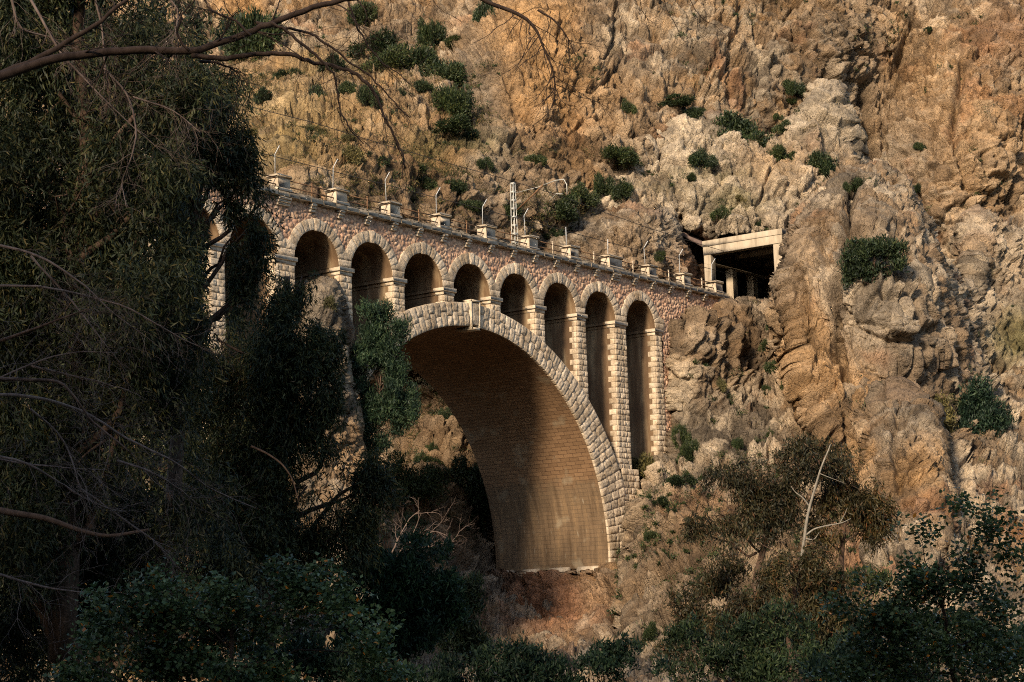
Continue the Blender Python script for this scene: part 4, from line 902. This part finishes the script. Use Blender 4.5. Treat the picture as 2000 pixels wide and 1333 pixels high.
for i, (lab, D, lb) in enumerate([('low scrub thicket at the bottom edge under the red rock ledge', 66, [(980, 1310, 110, 45), (1110, 1320, 100, 45), (1220, 1310, 70, 50), (900, 1320, 70, 40)]),
        ('dark scrub thicket at the bottom edge left of the corner bush', 70, [(1400, 1300, 120, 45), (1550, 1290, 110, 55), (1350, 1250, 50, 36), (1500, 1230, 80, 45), (1640, 1310, 60, 50)]),
        ('dark thicket at the bottom edge below the round pine bush', 62, [(560, 1295, 80, 45), (650, 1310, 80, 40), (470, 1320, 70, 30), (760, 1315, 60, 35)]),
        ('dark undergrowth at the bottom right behind the corner bush', 52, [(1750, 1295, 110, 50), (1880, 1290, 110, 60), (1980, 1270, 60, 70), (1650, 1310, 70, 40), (1820, 1230, 70, 40)]),
        ('brown scrub thicket on the lower slope under the wide feathery tree', 122, [(1400, 1120, 50, 40), (1350, 1180, 40, 40), (1450, 1210, 60, 40), (1380, 1230, 50, 36), (1330, 1260, 36, 40), (1480, 1270, 50, 36)]),
        ('dark scrub thicket between the dead trunk and the corner bush', 112, [(1660, 1190, 50, 40), (1620, 1230, 50, 40), (1700, 1130, 36, 30), (1720, 1200, 40, 40), (1580, 1260, 60, 36)]),
        ('scrub thicket in the dark hollow between the pine bush and the ledge', 118, [(905, 1180, 36, 60), (890, 1260, 40, 40), (940, 1265, 36, 30)]),
        ('dark bush on the shaded gully bank behind the bare shrub', 168, [(810, 960, 40, 36), (770, 930, 36, 40), (850, 945, 44, 40), (800, 1040, 36, 30)]),
        ('dark bush pressed against the back edge of the great arch', 176, [(920, 950, 30, 50), (890, 965, 34, 40), (935, 1010, 14, 30)])]):
    scrubtree(lab, D, lb, 1800 if D < 100 else 1100, 'juniper' if i < 4 else 'euc2' if i == 4 else 'bush', 20+i, (.20 if D < 100 else .34, .06 if D < 100 else .09), 10, name='thicket', cat='thicket')

# single bushes on the rock: (label, u of the centre, v of the base, width, height, kind)
def bush_proto(k, kind, n):
    rng = np.random.default_rng(300+k); mb = MB()
    lob = [((rng.normal()*.12, rng.normal()*.12, .40), .40)]+[((q*math.cos(a), q*math.sin(a), .12+.65*rng.random()*(1.15-q)), .15+.25*rng.random()) for a, q in zip(rng.random(10)*6.28, .3+.5*rng.random(10))]
    C = []
    for c, r in lob:
        m = int(n*r*r); x = shell(rng, m, .4); x[:, 2] *= .85; C.append(np.array(c)+x*r)
    C = np.concatenate(C); C = C[C[:, 2] > -.05]; C = C[perlin(C*3.1+k, 4) > -.12]
    P = C[:, None]+rng.normal(size=(len(C), 8, 3))*.065
    Dr = (C-np.array([0, 0, .2]))[:, None]*.9+rng.normal(size=(len(C), 8, 3))*.45+np.array([0, 0, .25])
    leaves(mb, P.reshape(-1, 3), Dr.reshape(-1, 3), .13, .04, rng, .05)
    return mb.build('bush', M[kind], None)
BL = [
 ('large dark bush at the top left seen above the thick bough', 500, 138, 92, 96, 'bush'), ('small round bush on the pale bank below the large dark bush', 561, 165, 42, 30, 'bush'),
 ('dark bush clinging to the cliff near the top edge, left of centre', 708, 52, 46, 46, 'bush'), ('narrow dark bush in the cleft beside the grey cliff at the top', 957, 68, 34, 58, 'bush'),
 ('tall dark bush at the left of the row on the hillside', 622, 232, 38, 50, 'bush'), ('dark bush above the row, beside the green patch', 657, 186, 46, 36, 'bush'),
 ('second bush of the row on the hillside, behind the twigs', 680, 222, 36, 34, 'bush'), ('third bush of the row, on the edge of the sandy bank', 715, 238, 44, 42, 'bush'),
 ('small bush of the row below the big thicket', 775, 219, 38, 26, 'bush'), ('bush at the right end of the row below the big thicket', 824, 218, 42, 26, 'bush'),
 ('upper left bush of the big thicket under the cliff', 742, 138, 94, 60, 'bush'), ('largest bush in the middle of the big thicket under the cliff', 792, 178, 124, 95, 'bush'),
 ('pointed bush rising at the top right of the big thicket', 845, 132, 59, 75, 'bush'), ('left lower bush of the big thicket', 757, 184, 75, 50, 'bush'), ('right lower bush of the big thicket', 836, 184, 81, 55, 'bush'),
 ('small bush under the grey cliff right of the thicket', 903, 112, 36, 22, 'bush'), ('wide bush at the left foot of the grey cliff', 874, 196, 83, 65, 'bush'),
 ('upright bush in the angle of the grey cliff foot', 877, 268, 64, 77, 'bush'), ('low bush spreading below the angle of the grey cliff', 876, 292, 66, 34, 'bush'), ('little bush at the tip of the grey cliff foot', 912, 298, 32, 26, 'bush'),
 ('dark round bush above the parapet between the third and fourth pillars', 800, 360, 48, 36, 'bush'), ('dark round bush lower right of its twin above the parapet', 829, 376, 50, 30, 'bush'),
 ('round bush on the slope just above the fourth pillar post', 886, 392, 52, 40, 'bush'), ('small dark bush on the grassy slope at far left', 526, 236, 36, 30, 'bush'),
 ('dull bush near the eucalyptus edge on the hillside', 499, 282, 30, 24, 'olive'), ('greyish bush above the sandy slip on the hillside', 592, 270, 38, 26, 'olive'), ('low bush on the rim of the sandy slip', 622, 264, 30, 20, 'olive'),
 ('bush in the middle of the sandy slip above the second pillar', 664, 322, 30, 24, 'olive'), ('green bush standing behind the second pillar post', 672, 352, 46, 40, 'olive'), ('bush at the foot of the sandy slip', 733, 358, 28, 22, 'bush'),
 ('low bush behind the parapet between fourth and fifth pillars', 905, 425, 44, 30, 'bush'), ('small bush left of the lattice mast on the slope', 932, 358, 22, 22, 'bush'), ('dark bush behind the railing just left of the lattice mast', 968, 440, 34, 34, 'bush'),
 ('small bush on the cliff face above the rock ridge', 1217, 250, 26, 28, 'bush'), ('flat bush along the crest of the pale ridge', 1320, 226, 54, 22, 'bush'), ('bush just right of the flat crest bush', 1355, 245, 40, 26, 'bush'),
 ('small bush high on the pale rocks under the cliff', 1530, 195, 34, 30, 'bush'), ('tiny bush under the high one on the pale rocks', 1535, 210, 24, 14, 'bush'), ('tiny bush between the spreading bush and the pale rocks', 1500, 243, 18, 14, 'bush'),
 ('bush right of the spreading bush on the ridge', 1530, 280, 32, 26, 'bush'), ('bush at the lower end of the spreading bush', 1524, 324, 40, 38, 'bush'), ('dense bush in the gully left of the fin top', 1595, 352, 52, 48, 'bush'),
 ('wide bush on the left shoulder of the ridge', 1192, 336, 66, 38, 'bush'), ('round bush in the middle of the ridge face', 1362, 341, 42, 30, 'bush'), ('tiny bush left below the round ridge bush', 1345, 364, 20, 16, 'bush'),
 ('small dark bush alone on the slope right of the mast top', 1035, 342, 36, 26, 'bush'), ('upright bush on the left flank of the ridge', 1177, 398, 38, 48, 'bush'), ('bush lower right of the upright one on the ridge flank', 1215, 410, 36, 34, 'bush'),
 ('dark bush above the grey outcrop, right of the strut', 1115, 412, 48, 40, 'bush'), ('wide olive dark bush behind the parapet right of the mast', 1070, 440, 84, 50, 'bush'), ('low bush behind the railing under the wide olive one', 1082, 482, 38, 26, 'bush'),
 ('bush on top of the outcrop beside the sloping roof', 1322, 440, 48, 26, 'bush'), ('small olive bush on the grass above the shelter roof', 1437, 405, 30, 18, 'olive'), ('dark bush on the grass left of the shelter roof', 1405, 434, 30, 24, 'bush'),
 ('tiny bush above the middle of the shelter roof', 1480, 440, 16, 20, 'bush'), ('small bush growing from the outcrop behind the railing', 1278, 510, 24, 24, 'bush'),
 ('bush on the very top of the buttress', 1690, 378, 52, 30, 'bush'),
 ('tiny bush left of the buttress top', 1649, 382, 14, 20, 'bush'), ('dark bush hanging in the crack at the buttress foot', 1514, 680, 16, 54, 'bush'), ('small bush in the crack below the hanging one', 1521, 706, 20, 24, 'bush'),
 ('round bush under the crack at the foot of the buttress', 1523, 752, 36, 36, 'bush'), ('small bush right below the round one at the buttress foot', 1551, 778, 22, 22, 'bush'), ('tiny bush left below the buttress foot', 1495, 784, 16, 14, 'bush'),
 ('dull bush on the scree beside the end of the bridge', 1394, 622, 34, 24, 'olive'), ('small olive bush on the abutment rock', 1390, 780, 20, 24, 'olive'),
 ('green bush beside the foot of the last pier', 1320, 874, 32, 48, 'bush'), ('green bush on the slope right of the last pier', 1348, 904, 34, 38, 'bush'), ('tiny bush on the slope left of the brown tree', 1440, 886, 18, 26, 'bush'),
 ('small dark bush above the brown tree crown', 1508, 862, 30, 24, 'bush'), ('olive bush between the last two piers at their foot', 1273, 940, 70, 60, 'olive'), ('small bush on the pale rocks below the last pier', 1296, 1020, 30, 22, 'bush'),
 ('flat bush on the pale scree left of the brown tree', 1336, 984, 44, 24, 'bush'), ('tiny bush low on the rocks right of the ledge', 1312, 1116, 22, 20, 'bush'), ('bush on the lower rocks right of the ledge', 1280, 1278, 26, 28, 'bush'),
 ('bush in the crack at the right end of the ledge', 1233, 1120, 36, 46, 'bush'), ('small bush on the ledge front in the red rock', 1165, 1160, 26, 18, 'olive'),
 ('small bush on the bank seen through the arch', 859, 862, 20, 32, 'bush'), ('second small bush on the bank seen through the arch', 844, 900, 20, 30, 'bush'), ('bush halfway up the sunlit bank inside the arch', 832, 938, 56, 36, 'bush'),
 ('green tuft on top of the rock pillar', 632, 612, 34, 26, 'olive'), ('tiny bush high on the right cliff', 1815, 85, 16, 14, 'bush'), ('tiny bush on the right cliff near the edge', 1795, 298, 20, 18, 'bush'),
 ('small bush on the far right cliff foot', 1800, 388, 18, 18, 'bush'), ('small bush right of the big boulder', 1886, 662, 22, 20, 'bush')]
PROT = {'bush': [bush_proto(k, 'bush', 1100) for k in range(5)], 'olive': [bush_proto(10+k, 'olive', 520) for k in range(3)]}
used = set(); rb = random.Random(5)
for i, (lab, u, v, wd, ht, kind) in enumerate(BL):
    p = on_rock(u, v-ht*.12)
    if p is None: continue
    D = (p-CAM)@CF; pr = PROT[kind][i % len(PROT[kind])]
    if pr.name in used: o = pr.copy(); COL.objects.link(o)
    else: o = pr; used.add(pr.name)
    sw = wd*D/FPX/1.5; sh_ = ht*D/FPX/1.0
    o.location = p-CF*sw*.15-np.array([0, 0, .1*sh_]); o.scale = (sw*rb.uniform(.85, 1.2), sw*rb.uniform(.85, 1.2), sh_*rb.uniform(.9, 1.25)); o.rotation_euler = (0, 0, rb.random()*6.28)
    for k in ('label', 'category', 'group'):
        if k in o: del o[k]
    tag(o, lab, 'bush', 'bushes growing on the rocks')
tree('spreading_bush', 'big spreading dark bush on the crest of the pale ridge above the shelter', 'bush', (on_rock(1460, 280)-CAM)@CF-1.5, [(1475, 320), (1465, 295), (1455, 270)],
     [(1440, 255, 34, 24), (1470, 270, 36, 28), (1490, 295, 24, 22), (1425, 245, 22, 18), (1455, 290, 28, 18), (1502, 312, 16, 14)], 900, 'bush', 'bark', 'tuft', None, .2, (.5, .15), 11, -.15, True, 31)

tree('spreading_bush', 'big round dark bush on the ledge of the rock buttress right of the shelter', 'bush', (on_rock(1705, 530)-CAM)@CF-1.5, [(1705, 560), (1705, 530), (1705, 510)],
     [(1680, 510, 24, 30), (1738, 500, 26, 22), (1705, 488, 34, 18), (1664, 540, 12, 18), (1700, 530, 30, 16), (1756, 514, 12, 12), (1660, 505, 10, 14), (1722, 478, 14, 10)], 900, 'bush', 'bark', 'tuft', None, .2, (.40, .11), 11, -.02, True, 33)
# low ground cover on the hillside: too many and too small to count
rng = np.random.default_rng(42); mb = MB(); rect, PM, _ = SURF[0]; cnt = 0; PP = []
for (u0, u1, v0, v1, n, thr) in ((450, 960, 130, 400, 2600, .08), (470, 900, 330, 440, 800, .05), (780, 960, 700, 1000, 900, -.05), (960, 1150, 300, 470, 700, .0)):
    u = u0+(u1-u0)*rng.random(n); v = v0+(v1-v0)*rng.random(n)
    j = np.round((u-rect[0])/(rect[2]-rect[0])*(PM.shape[1]-1)).astype(int); i = np.round((v-rect[1])/(rect[3]-rect[1])*(PM.shape[0]-1)).astype(int)
    P = PM[i, j]; PP.append(P[perlin(P/5.5, 21)+.6*perlin(P/1.7, 22) > thr])
for (rr, PM2, mk), n in ((SURF[1], 900), (SURF[3], 1100)):
    i = rng.integers(8, PM2.shape[0]-8, n); j = rng.integers(8, PM2.shape[1]-8, n); k = mk[i, j] & (perlin(PM2[i, j]/7, 23) > .12); PP.append(PM2[i, j][k])
C = np.concatenate(PP); n = len(C)
sz = .28+.75*rng.random(n)**2
P = C[:, None]+rng.normal(size=(n, 26, 3))*(sz[:, None, None]*np.array([.75, .75, .30]))+np.array([0, 0, .1])
leaves(mb, P.reshape(-1, 3), (sph(rng, n*26)+np.array([0, 0, .9])), .26, .06, rng)
tag(mb.build('ground_cover', M['scrub']), 'low grey green herbs and dry tufts scattered over the slopes', 'ground cover', kind='stuff')

mb = MB(); PP = []
for (rr, PM2, mk), regs in ((SURF[0], ((450, 960, 90, 420, 300, .0), (960, 1990, 0, 600, 420, .12), (780, 960, 720, 1080, 160, -.1))), (SURF[1], ((1040, 1740, 170, 470, 150, .0),)), (SURF[3], ((1230, 1700, 900, 1330, 520, -.12), (1300, 1990, 560, 1000, 200, .1)))):
    for u0, u1, v0, v1, n, thr in regs:
        u = u0+(u1-u0)*rng.random(n); v = v0+(v1-v0)*rng.random(n)
        j = np.clip(np.round((u-rr[0])/(rr[2]-rr[0])*(PM2.shape[1]-1)).astype(int), 0, PM2.shape[1]-1); i = np.clip(np.round((v-rr[1])/(rr[3]-rr[1])*(PM2.shape[0]-1)).astype(int), 0, PM2.shape[0]-1)
        k = perlin(PM2[i, j]/8, 29) > thr
        if mk is not None: k &= mk[i, j]
        PP.append(PM2[i, j][k])
C = np.concatenate(PP); n = len(C); sz = .16+.75*rng.random(n)**2.6
P = C[:, None]+rng.normal(size=(n, 70, 3))*(sz[:, None, None]*np.array([.62, .62, .42]))+np.array([0, 0, .2])*sz[:, None, None]
leaves(mb, P.reshape(-1, 3), sph(rng, n*70)+np.array([0, 0, .6]), .26, .08, rng)
tag(mb.build('scrub_cover', M['bush']), 'small dark scrub plants sprinkled over the cliffs and slopes', 'scrub', kind='stuff')

# ------------------------------------------------------------------ bare branches
def bare(mb, p, d, L, r, lev, rng, droop=.0, spread=.8, kids=(4, 6), seg=8, wig=.22):
    P = [np.array(p, float)]; d = np.array(d, float); d /= np.linalg.norm(d)
    for i in range(seg):
        d = d+rng.normal(size=3)*wig+np.array([0, 0, -droop*(i/seg)]); d /= np.linalg.norm(d); P.append(P[-1]+d*L/seg)
    P = np.array(P); tube(mb, P, np.linspace(r, r*.35, len(P)), 6 if r > .03 else 4 if r > .012 else 3, cap=False)
    if lev > 0:
        for k in range(rng.integers(kids[0], kids[1]+1)):
            i = rng.integers(2, seg); t = P[i+1 if i+1 < len(P) else i]-P[i-1]; t /= np.linalg.norm(t)
            s = sph(rng, 1)[0]; s -= t*(s@t); s /= np.linalg.norm(s)+1e-9
            bare(mb, P[i], t*(1-.35*spread)+s*spread*(.5+.5*rng.random()), L*(.38+.3*rng.random()), r*.45, lev-1, rng, droop, spread, kids, max(5, seg-1), wig)
def path3(pts, D):                                 # polyline of (u, v[, dD]) in space
    return np.array([W(q[0], q[1], D+(q[2] if len(q) > 2 else 0)) for q in pts])
def smooth(P, n=4):
    t = np.arange(len(P)); tt = np.linspace(0, len(P)-1, (len(P)-1)*n+1); out = []
    for k in range(3): out.append(np.interp(tt, t, P[:, k]))
    Q = np.stack(out, -1)
    for _ in range(2): Q[1:-1] = .25*Q[:-2]+.5*Q[1:-1]+.25*Q[2:]
    return Q
rng = np.random.default_rng(11)
D0 = 36
bough = empty('bare_bough', W(-60, 170, D0), 'thick leafless bough reaching in from the upper left across the cliff', 'branch')
def bw(px): return px*.82*D0/FPX/2
parts = [('main_limb', [(-80, 190), (0, 150), (90, 118), (170, 105), (260, 98), (370, 102), (410, 92), (480, 66), (540, 42), (610, 16), (690, -4), (800, -30)], 24, 11),
         ('upper_limb', [(-60, 175, .5), (60, 120, .5), (130, 85, .5), (200, 40, .5), (260, -10, .5)], 18, 8),
         ('side_limb', [(375, 108), (440, 116), (500, 106), (560, 104), (600, 118), (650, 128), (690, 142), (715, 160), (738, 192), (748, 225), (768, 262), (784, 295), (792, 330)], 13, 4),
         ('side_limb', [(530, 44, -.4), (560, 60, -.4), (600, 95, -.4), (630, 120, -.4), (655, 150, -.3), (660, 185, -.3), (665, 220, -.3), (685, 255, -.3), (710, 282, -.3)], 8, 2.5),
         ('side_limb', [(500, 45, .3), (545, 52, .3), (590, 60, .3), (640, 85, .3), (680, 118, .3), (725, 150, .3), (760, 190, .3), (800, 230, .3)], 8, 2.5),
         ('side_limb', [(680, 0, .6), (695, 50, .6), (720, 90, .6), (740, 120, .6), (775, 140, .6), (800, 165, .6)], 6, 2),
         ('side_limb', [(390, 120, .2), (430, 124, .2), (470, 142, .2)], 8, 3),
         ('side_limb', [(370, 100, -.6), (345, 70, -.6), (352, 30, -.6), (380, 0, -.6), (420, -30, -.6)], 7, 3),
         ('side_limb', [(490, 70, -.8), (460, 40, -.8), (420, 25, -.8), (400, 10, -.8), (395, -20, -.8)], 7, 3)]
for nm, pts, w0, w1 in parts:
    P = smooth(path3(pts, D0)); P[1:-1] += rng.normal(size=(len(P)-2, 3))*.012
    mb = MB(); tube(mb, P, np.linspace(bw(w0), bw(w1), len(P)), 9 if w0 > 12 else 6); lm = mb.build(nm, M['bark'], bough, True)
    mb = MB()
    for k in range(16 if nm != 'upper_limb' else 10):
        i = rng.integers(len(P)//4, len(P)-1); t = P[min(i+1, len(P)-1)]-P[i-1]; t /= np.linalg.norm(t)
        s = CR*rng.normal()*.6+CU*(rng.normal()*.6-.35)+CF*rng.normal()*.3
        bare(mb, P[i], t*.8+s, .5+.9*rng.random(), bw(w1)*.38+.003, 2, rng, .10, .7, (2, 4), 7, .2)
    mb.build('twigs', M['bark'], lm)
b2 = empty('hanging_bough', W(900, -30, D0+2), 'thin leafless bough hanging down from the top edge at centre', 'branch')
P = smooth(path3([(900, -30), (950, 5), (1000, 22), (1030, 38), (1050, 62), (1062, 95), (1078, 130), (1085, 165), (1082, 200)], D0+2)); mb = MB()
tube(mb, P, np.linspace(bw(12), bw(3), len(P)), 6); lm = mb.build('main_limb', M['bark'], b2, True)
mb = MB()
for k in range(26):
    i = rng.integers(6, len(P)-1); s = CR*rng.normal()*.45+CU*(-.75+.3*rng.normal())+CF*rng.normal()*.3
    bare(mb, P[i], s, .6+.7*rng.random(), .011, 2, rng, .18, .55, (2, 3), 7, .22)
mb.build('twigs', M['bark'], lm); mb = MB()
P2 = smooth(path3([(1050, 20), (1085, 40), (1110, 75), (1125, 110)], D0+2)); tube(mb, P2, np.linspace(bw(6), bw(2), len(P2)), 5); lm = mb.build('side_limb', M['bark'], b2, True); mb = MB()
for k in range(10):
    i = rng.integers(2, len(P2)-1); bare(mb, P2[i], CR*rng.normal()*.4-CU*.8, .5+.5*rng.random(), .009, 2, rng, .15, .55, (2, 3), 7, .22)
mb.build('twigs', M['bark'], lm)
b3 = empty('hanging_twig', W(1180, -30, D0+1), 'sparse fine twigs hanging from the top edge right of the centre bough', 'branch'); mb = MB()
for u in (1250, 1290, 1335, 1200):
    bare(mb, W(u, -30, D0+1), CR*.2*rng.normal()-CU, 1.0+.4*rng.random(), .011, 2, rng, .12, .6, (2, 4), 8, .22)
mb.build('twigs', M['bark'], b3)
b4 = empty('hanging_twig', W(800, -30, D0+1), 'sparse fine twigs hanging from the top edge left of the centre bough', 'branch'); mb = MB()
for u in (760, 800, 850): bare(mb, W(u, -30, D0+1), CR*.2*rng.normal()-CU, .9+.4*rng.random(), .011, 2, rng, .12, .6, (2, 4), 8, .22)
mb.build('twigs', M['bark'], b4)
# leafless shrubs and limbs on the near left
for q, (lab, D1, limbs_, tw, bk) in enumerate([
    ('leafless grey branches spreading from the left edge at mid height', 40, [([(-60, 470), (60, 492), (110, 520), (170, 560), (220, 610), (290, 660)], 7), ([(-60, 560), (80, 560), (170, 575), (260, 600), (340, 650), (420, 690)], 6), ([(-40, 680), (80, 640), (180, 600)], 9), ([(-60, 770), (40, 720), (130, 688), (230, 690)], 6), ([(60, 715), (130, 730), (190, 745), (250, 760)], 5), ([(60, 500), (140, 590), (190, 660), (240, 720)], 5)], 26, 'twig'),
    ('tangle of leafless reddish branches sweeping down from the lower left edge', 34, [([(-60, 740), (40, 745), (115, 745), (150, 780), (185, 830), (250, 880), (330, 960)], 9), ([(-60, 770), (60, 770), (160, 800), (250, 860), (340, 900), (420, 960), (500, 990)], 8), ([(-60, 880), (60, 905), (130, 950), (200, 985), (250, 995)], 7), ([(-60, 885), (70, 910), (200, 920)], 6), ([(150, 950), (230, 1010), (300, 1060), (335, 1100)], 5), ([(-40, 1110), (60, 1140), (150, 1155), (230, 1155)], 7), ([(230, 900), (300, 925), (360, 960), (400, 1000)], 5), ([(60, 800), (130, 860), (150, 940), (165, 1000)], 5)], 24, 'twig'),
    ('fine leafless twigs hanging in front of the dark crown at the upper left', 44, [([(180, -30), (200, 60), (205, 130), (220, 230)], 5), ([(300, -30), (350, 20), (340, 70), (350, 110)], 5), ([(60, 0), (120, 110), (180, 170), (240, 230), (320, 300)], 6), ([(200, 130), (250, 180), (270, 250), (255, 310), (235, 350), (245, 400)], 5), ([(260, 190), (340, 215), (390, 260)], 4), ([(20, -20), (35, 60), (100, 70), (130, 100)], 6)], 24, 'twig')]):
    rt = empty('leafless_shrub', W(*limbs_[0][0][0], D1), lab, 'shrub', None)
    for pts, w0 in limbs_:
        P = smooth(path3([(u, v, .35*rng.normal()) for u, v in pts], D1)); P[1:] += np.cumsum(rng.normal(size=(len(P)-1, 3))*.008, 0)
        mb = MB(); tube(mb, P, np.linspace(w0*D1/FPX/2, 1.6*D1/FPX/2, len(P)), 5); lm = mb.build('limb', M['barkred' if w0 > 8 else bk], rt, True)
        mb = MB()
        for k in range(tw):
            i = rng.integers(1, len(P)-1); t = P[i+1]-P[i-1]; t /= np.linalg.norm(t)
            s = CR*(rng.normal()*.5+.15)+CU*(rng.normal()*.6-.2)+CF*rng.normal()*.4
            bare(mb, P[i], t*.9+s*.9, .5+1.0*rng.random(), .0072, 2, rng, .06, .7, (1, 4), 7, .2)
        mb.build('twigs', M[bk], lm)
rt = empty('leafless_shrub', W(760, 1090, 128), 'pale leafless shrub in the dark gully left of the arch foot', 'shrub'); mb = MB()
for (u, v, dx, dy) in ((775, 1090, .9, 1.0), (790, 1075, 1.4, .5), (765, 1080, .3, 1.1), (800, 1060, 1.5, .2)):
    bare(mb, W(u, v, 128), CR*dx+CU*dy, 3.6, .06, 3, rng, .05, .8, (3, 4), 8, .18)
mb.build('branches', M['twig'], rt)
rt = empty('fallen_limb', W(480, 885, 58), 'curved reddish bare limb among the leaves left of the rock pillar', 'branch'); mb = MB()
P = smooth(path3([(490, 872), (520, 885), (550, 905), (572, 935), (584, 985)], 58)); tube(mb, P, np.linspace(.04, .015, len(P)), 6); mb.build('limb', M['bark'], rt, True)
rt = empty('mossy_limb', W(-40, 1000, 50), 'thick mossy brown limb lying across the shade at the lower left', 'branch'); mb = MB()
P = smooth(path3([(-60, 985), (20, 1002), (90, 1012), (150, 1035), (210, 1050), (290, 1035)], 50)); tube(mb, P, np.linspace(.11, .04, len(P)), 8); mb.build('limb', M['bark'], rt, True)
# the dead white tree
dt = empty('dead_tree', W(1556, 1200, 110), 'bleached dead tree with a bare forked white trunk on the lower right', 'tree'); mb = MB()
P = smooth(path3([(1554, 1200), (1560, 1130), (1570, 1060), (1577, 1005), (1590, 960), (1600, 925), (1607, 905), (1618, 880), (1622, 868)], 110)); tube(mb, P, np.linspace(.115, .025, len(P)), 8); mb.build('trunk', M['dead'], dt, True)
for pts, w0 in (([(1581, 990), (1568, 972), (1553, 962), (1545, 950)], .055), ([(1575, 1045), (1590, 1033), (1615, 1027), (1645, 1022), (1662, 1013)], .06), ([(1572, 1052), (1590, 1056), (1600, 1040)], .05), ([(1560, 1130), (1585, 1132), (1600, 1150), (1608, 1166)], .06), ([(1561, 1130), (1550, 1118), (1546, 1110)], .06), ([(1640, 1022), (1650, 1005), (1655, 992)], .03), ([(1600, 925), (1625, 935), (1652, 945)], .03)):
    mb = MB(); P = smooth(path3(pts, 110)); tube(mb, P, np.linspace(w0, w0*.3, len(P)), 5); lm = mb.build('branch', M['dead'], dt, True)
mb = MB(); bare(mb, W(1606, 1164, 110), CR*.6-CU*.8, 1.4, .02, 2, rng); mb.build('twigs', M['dead'], dt)
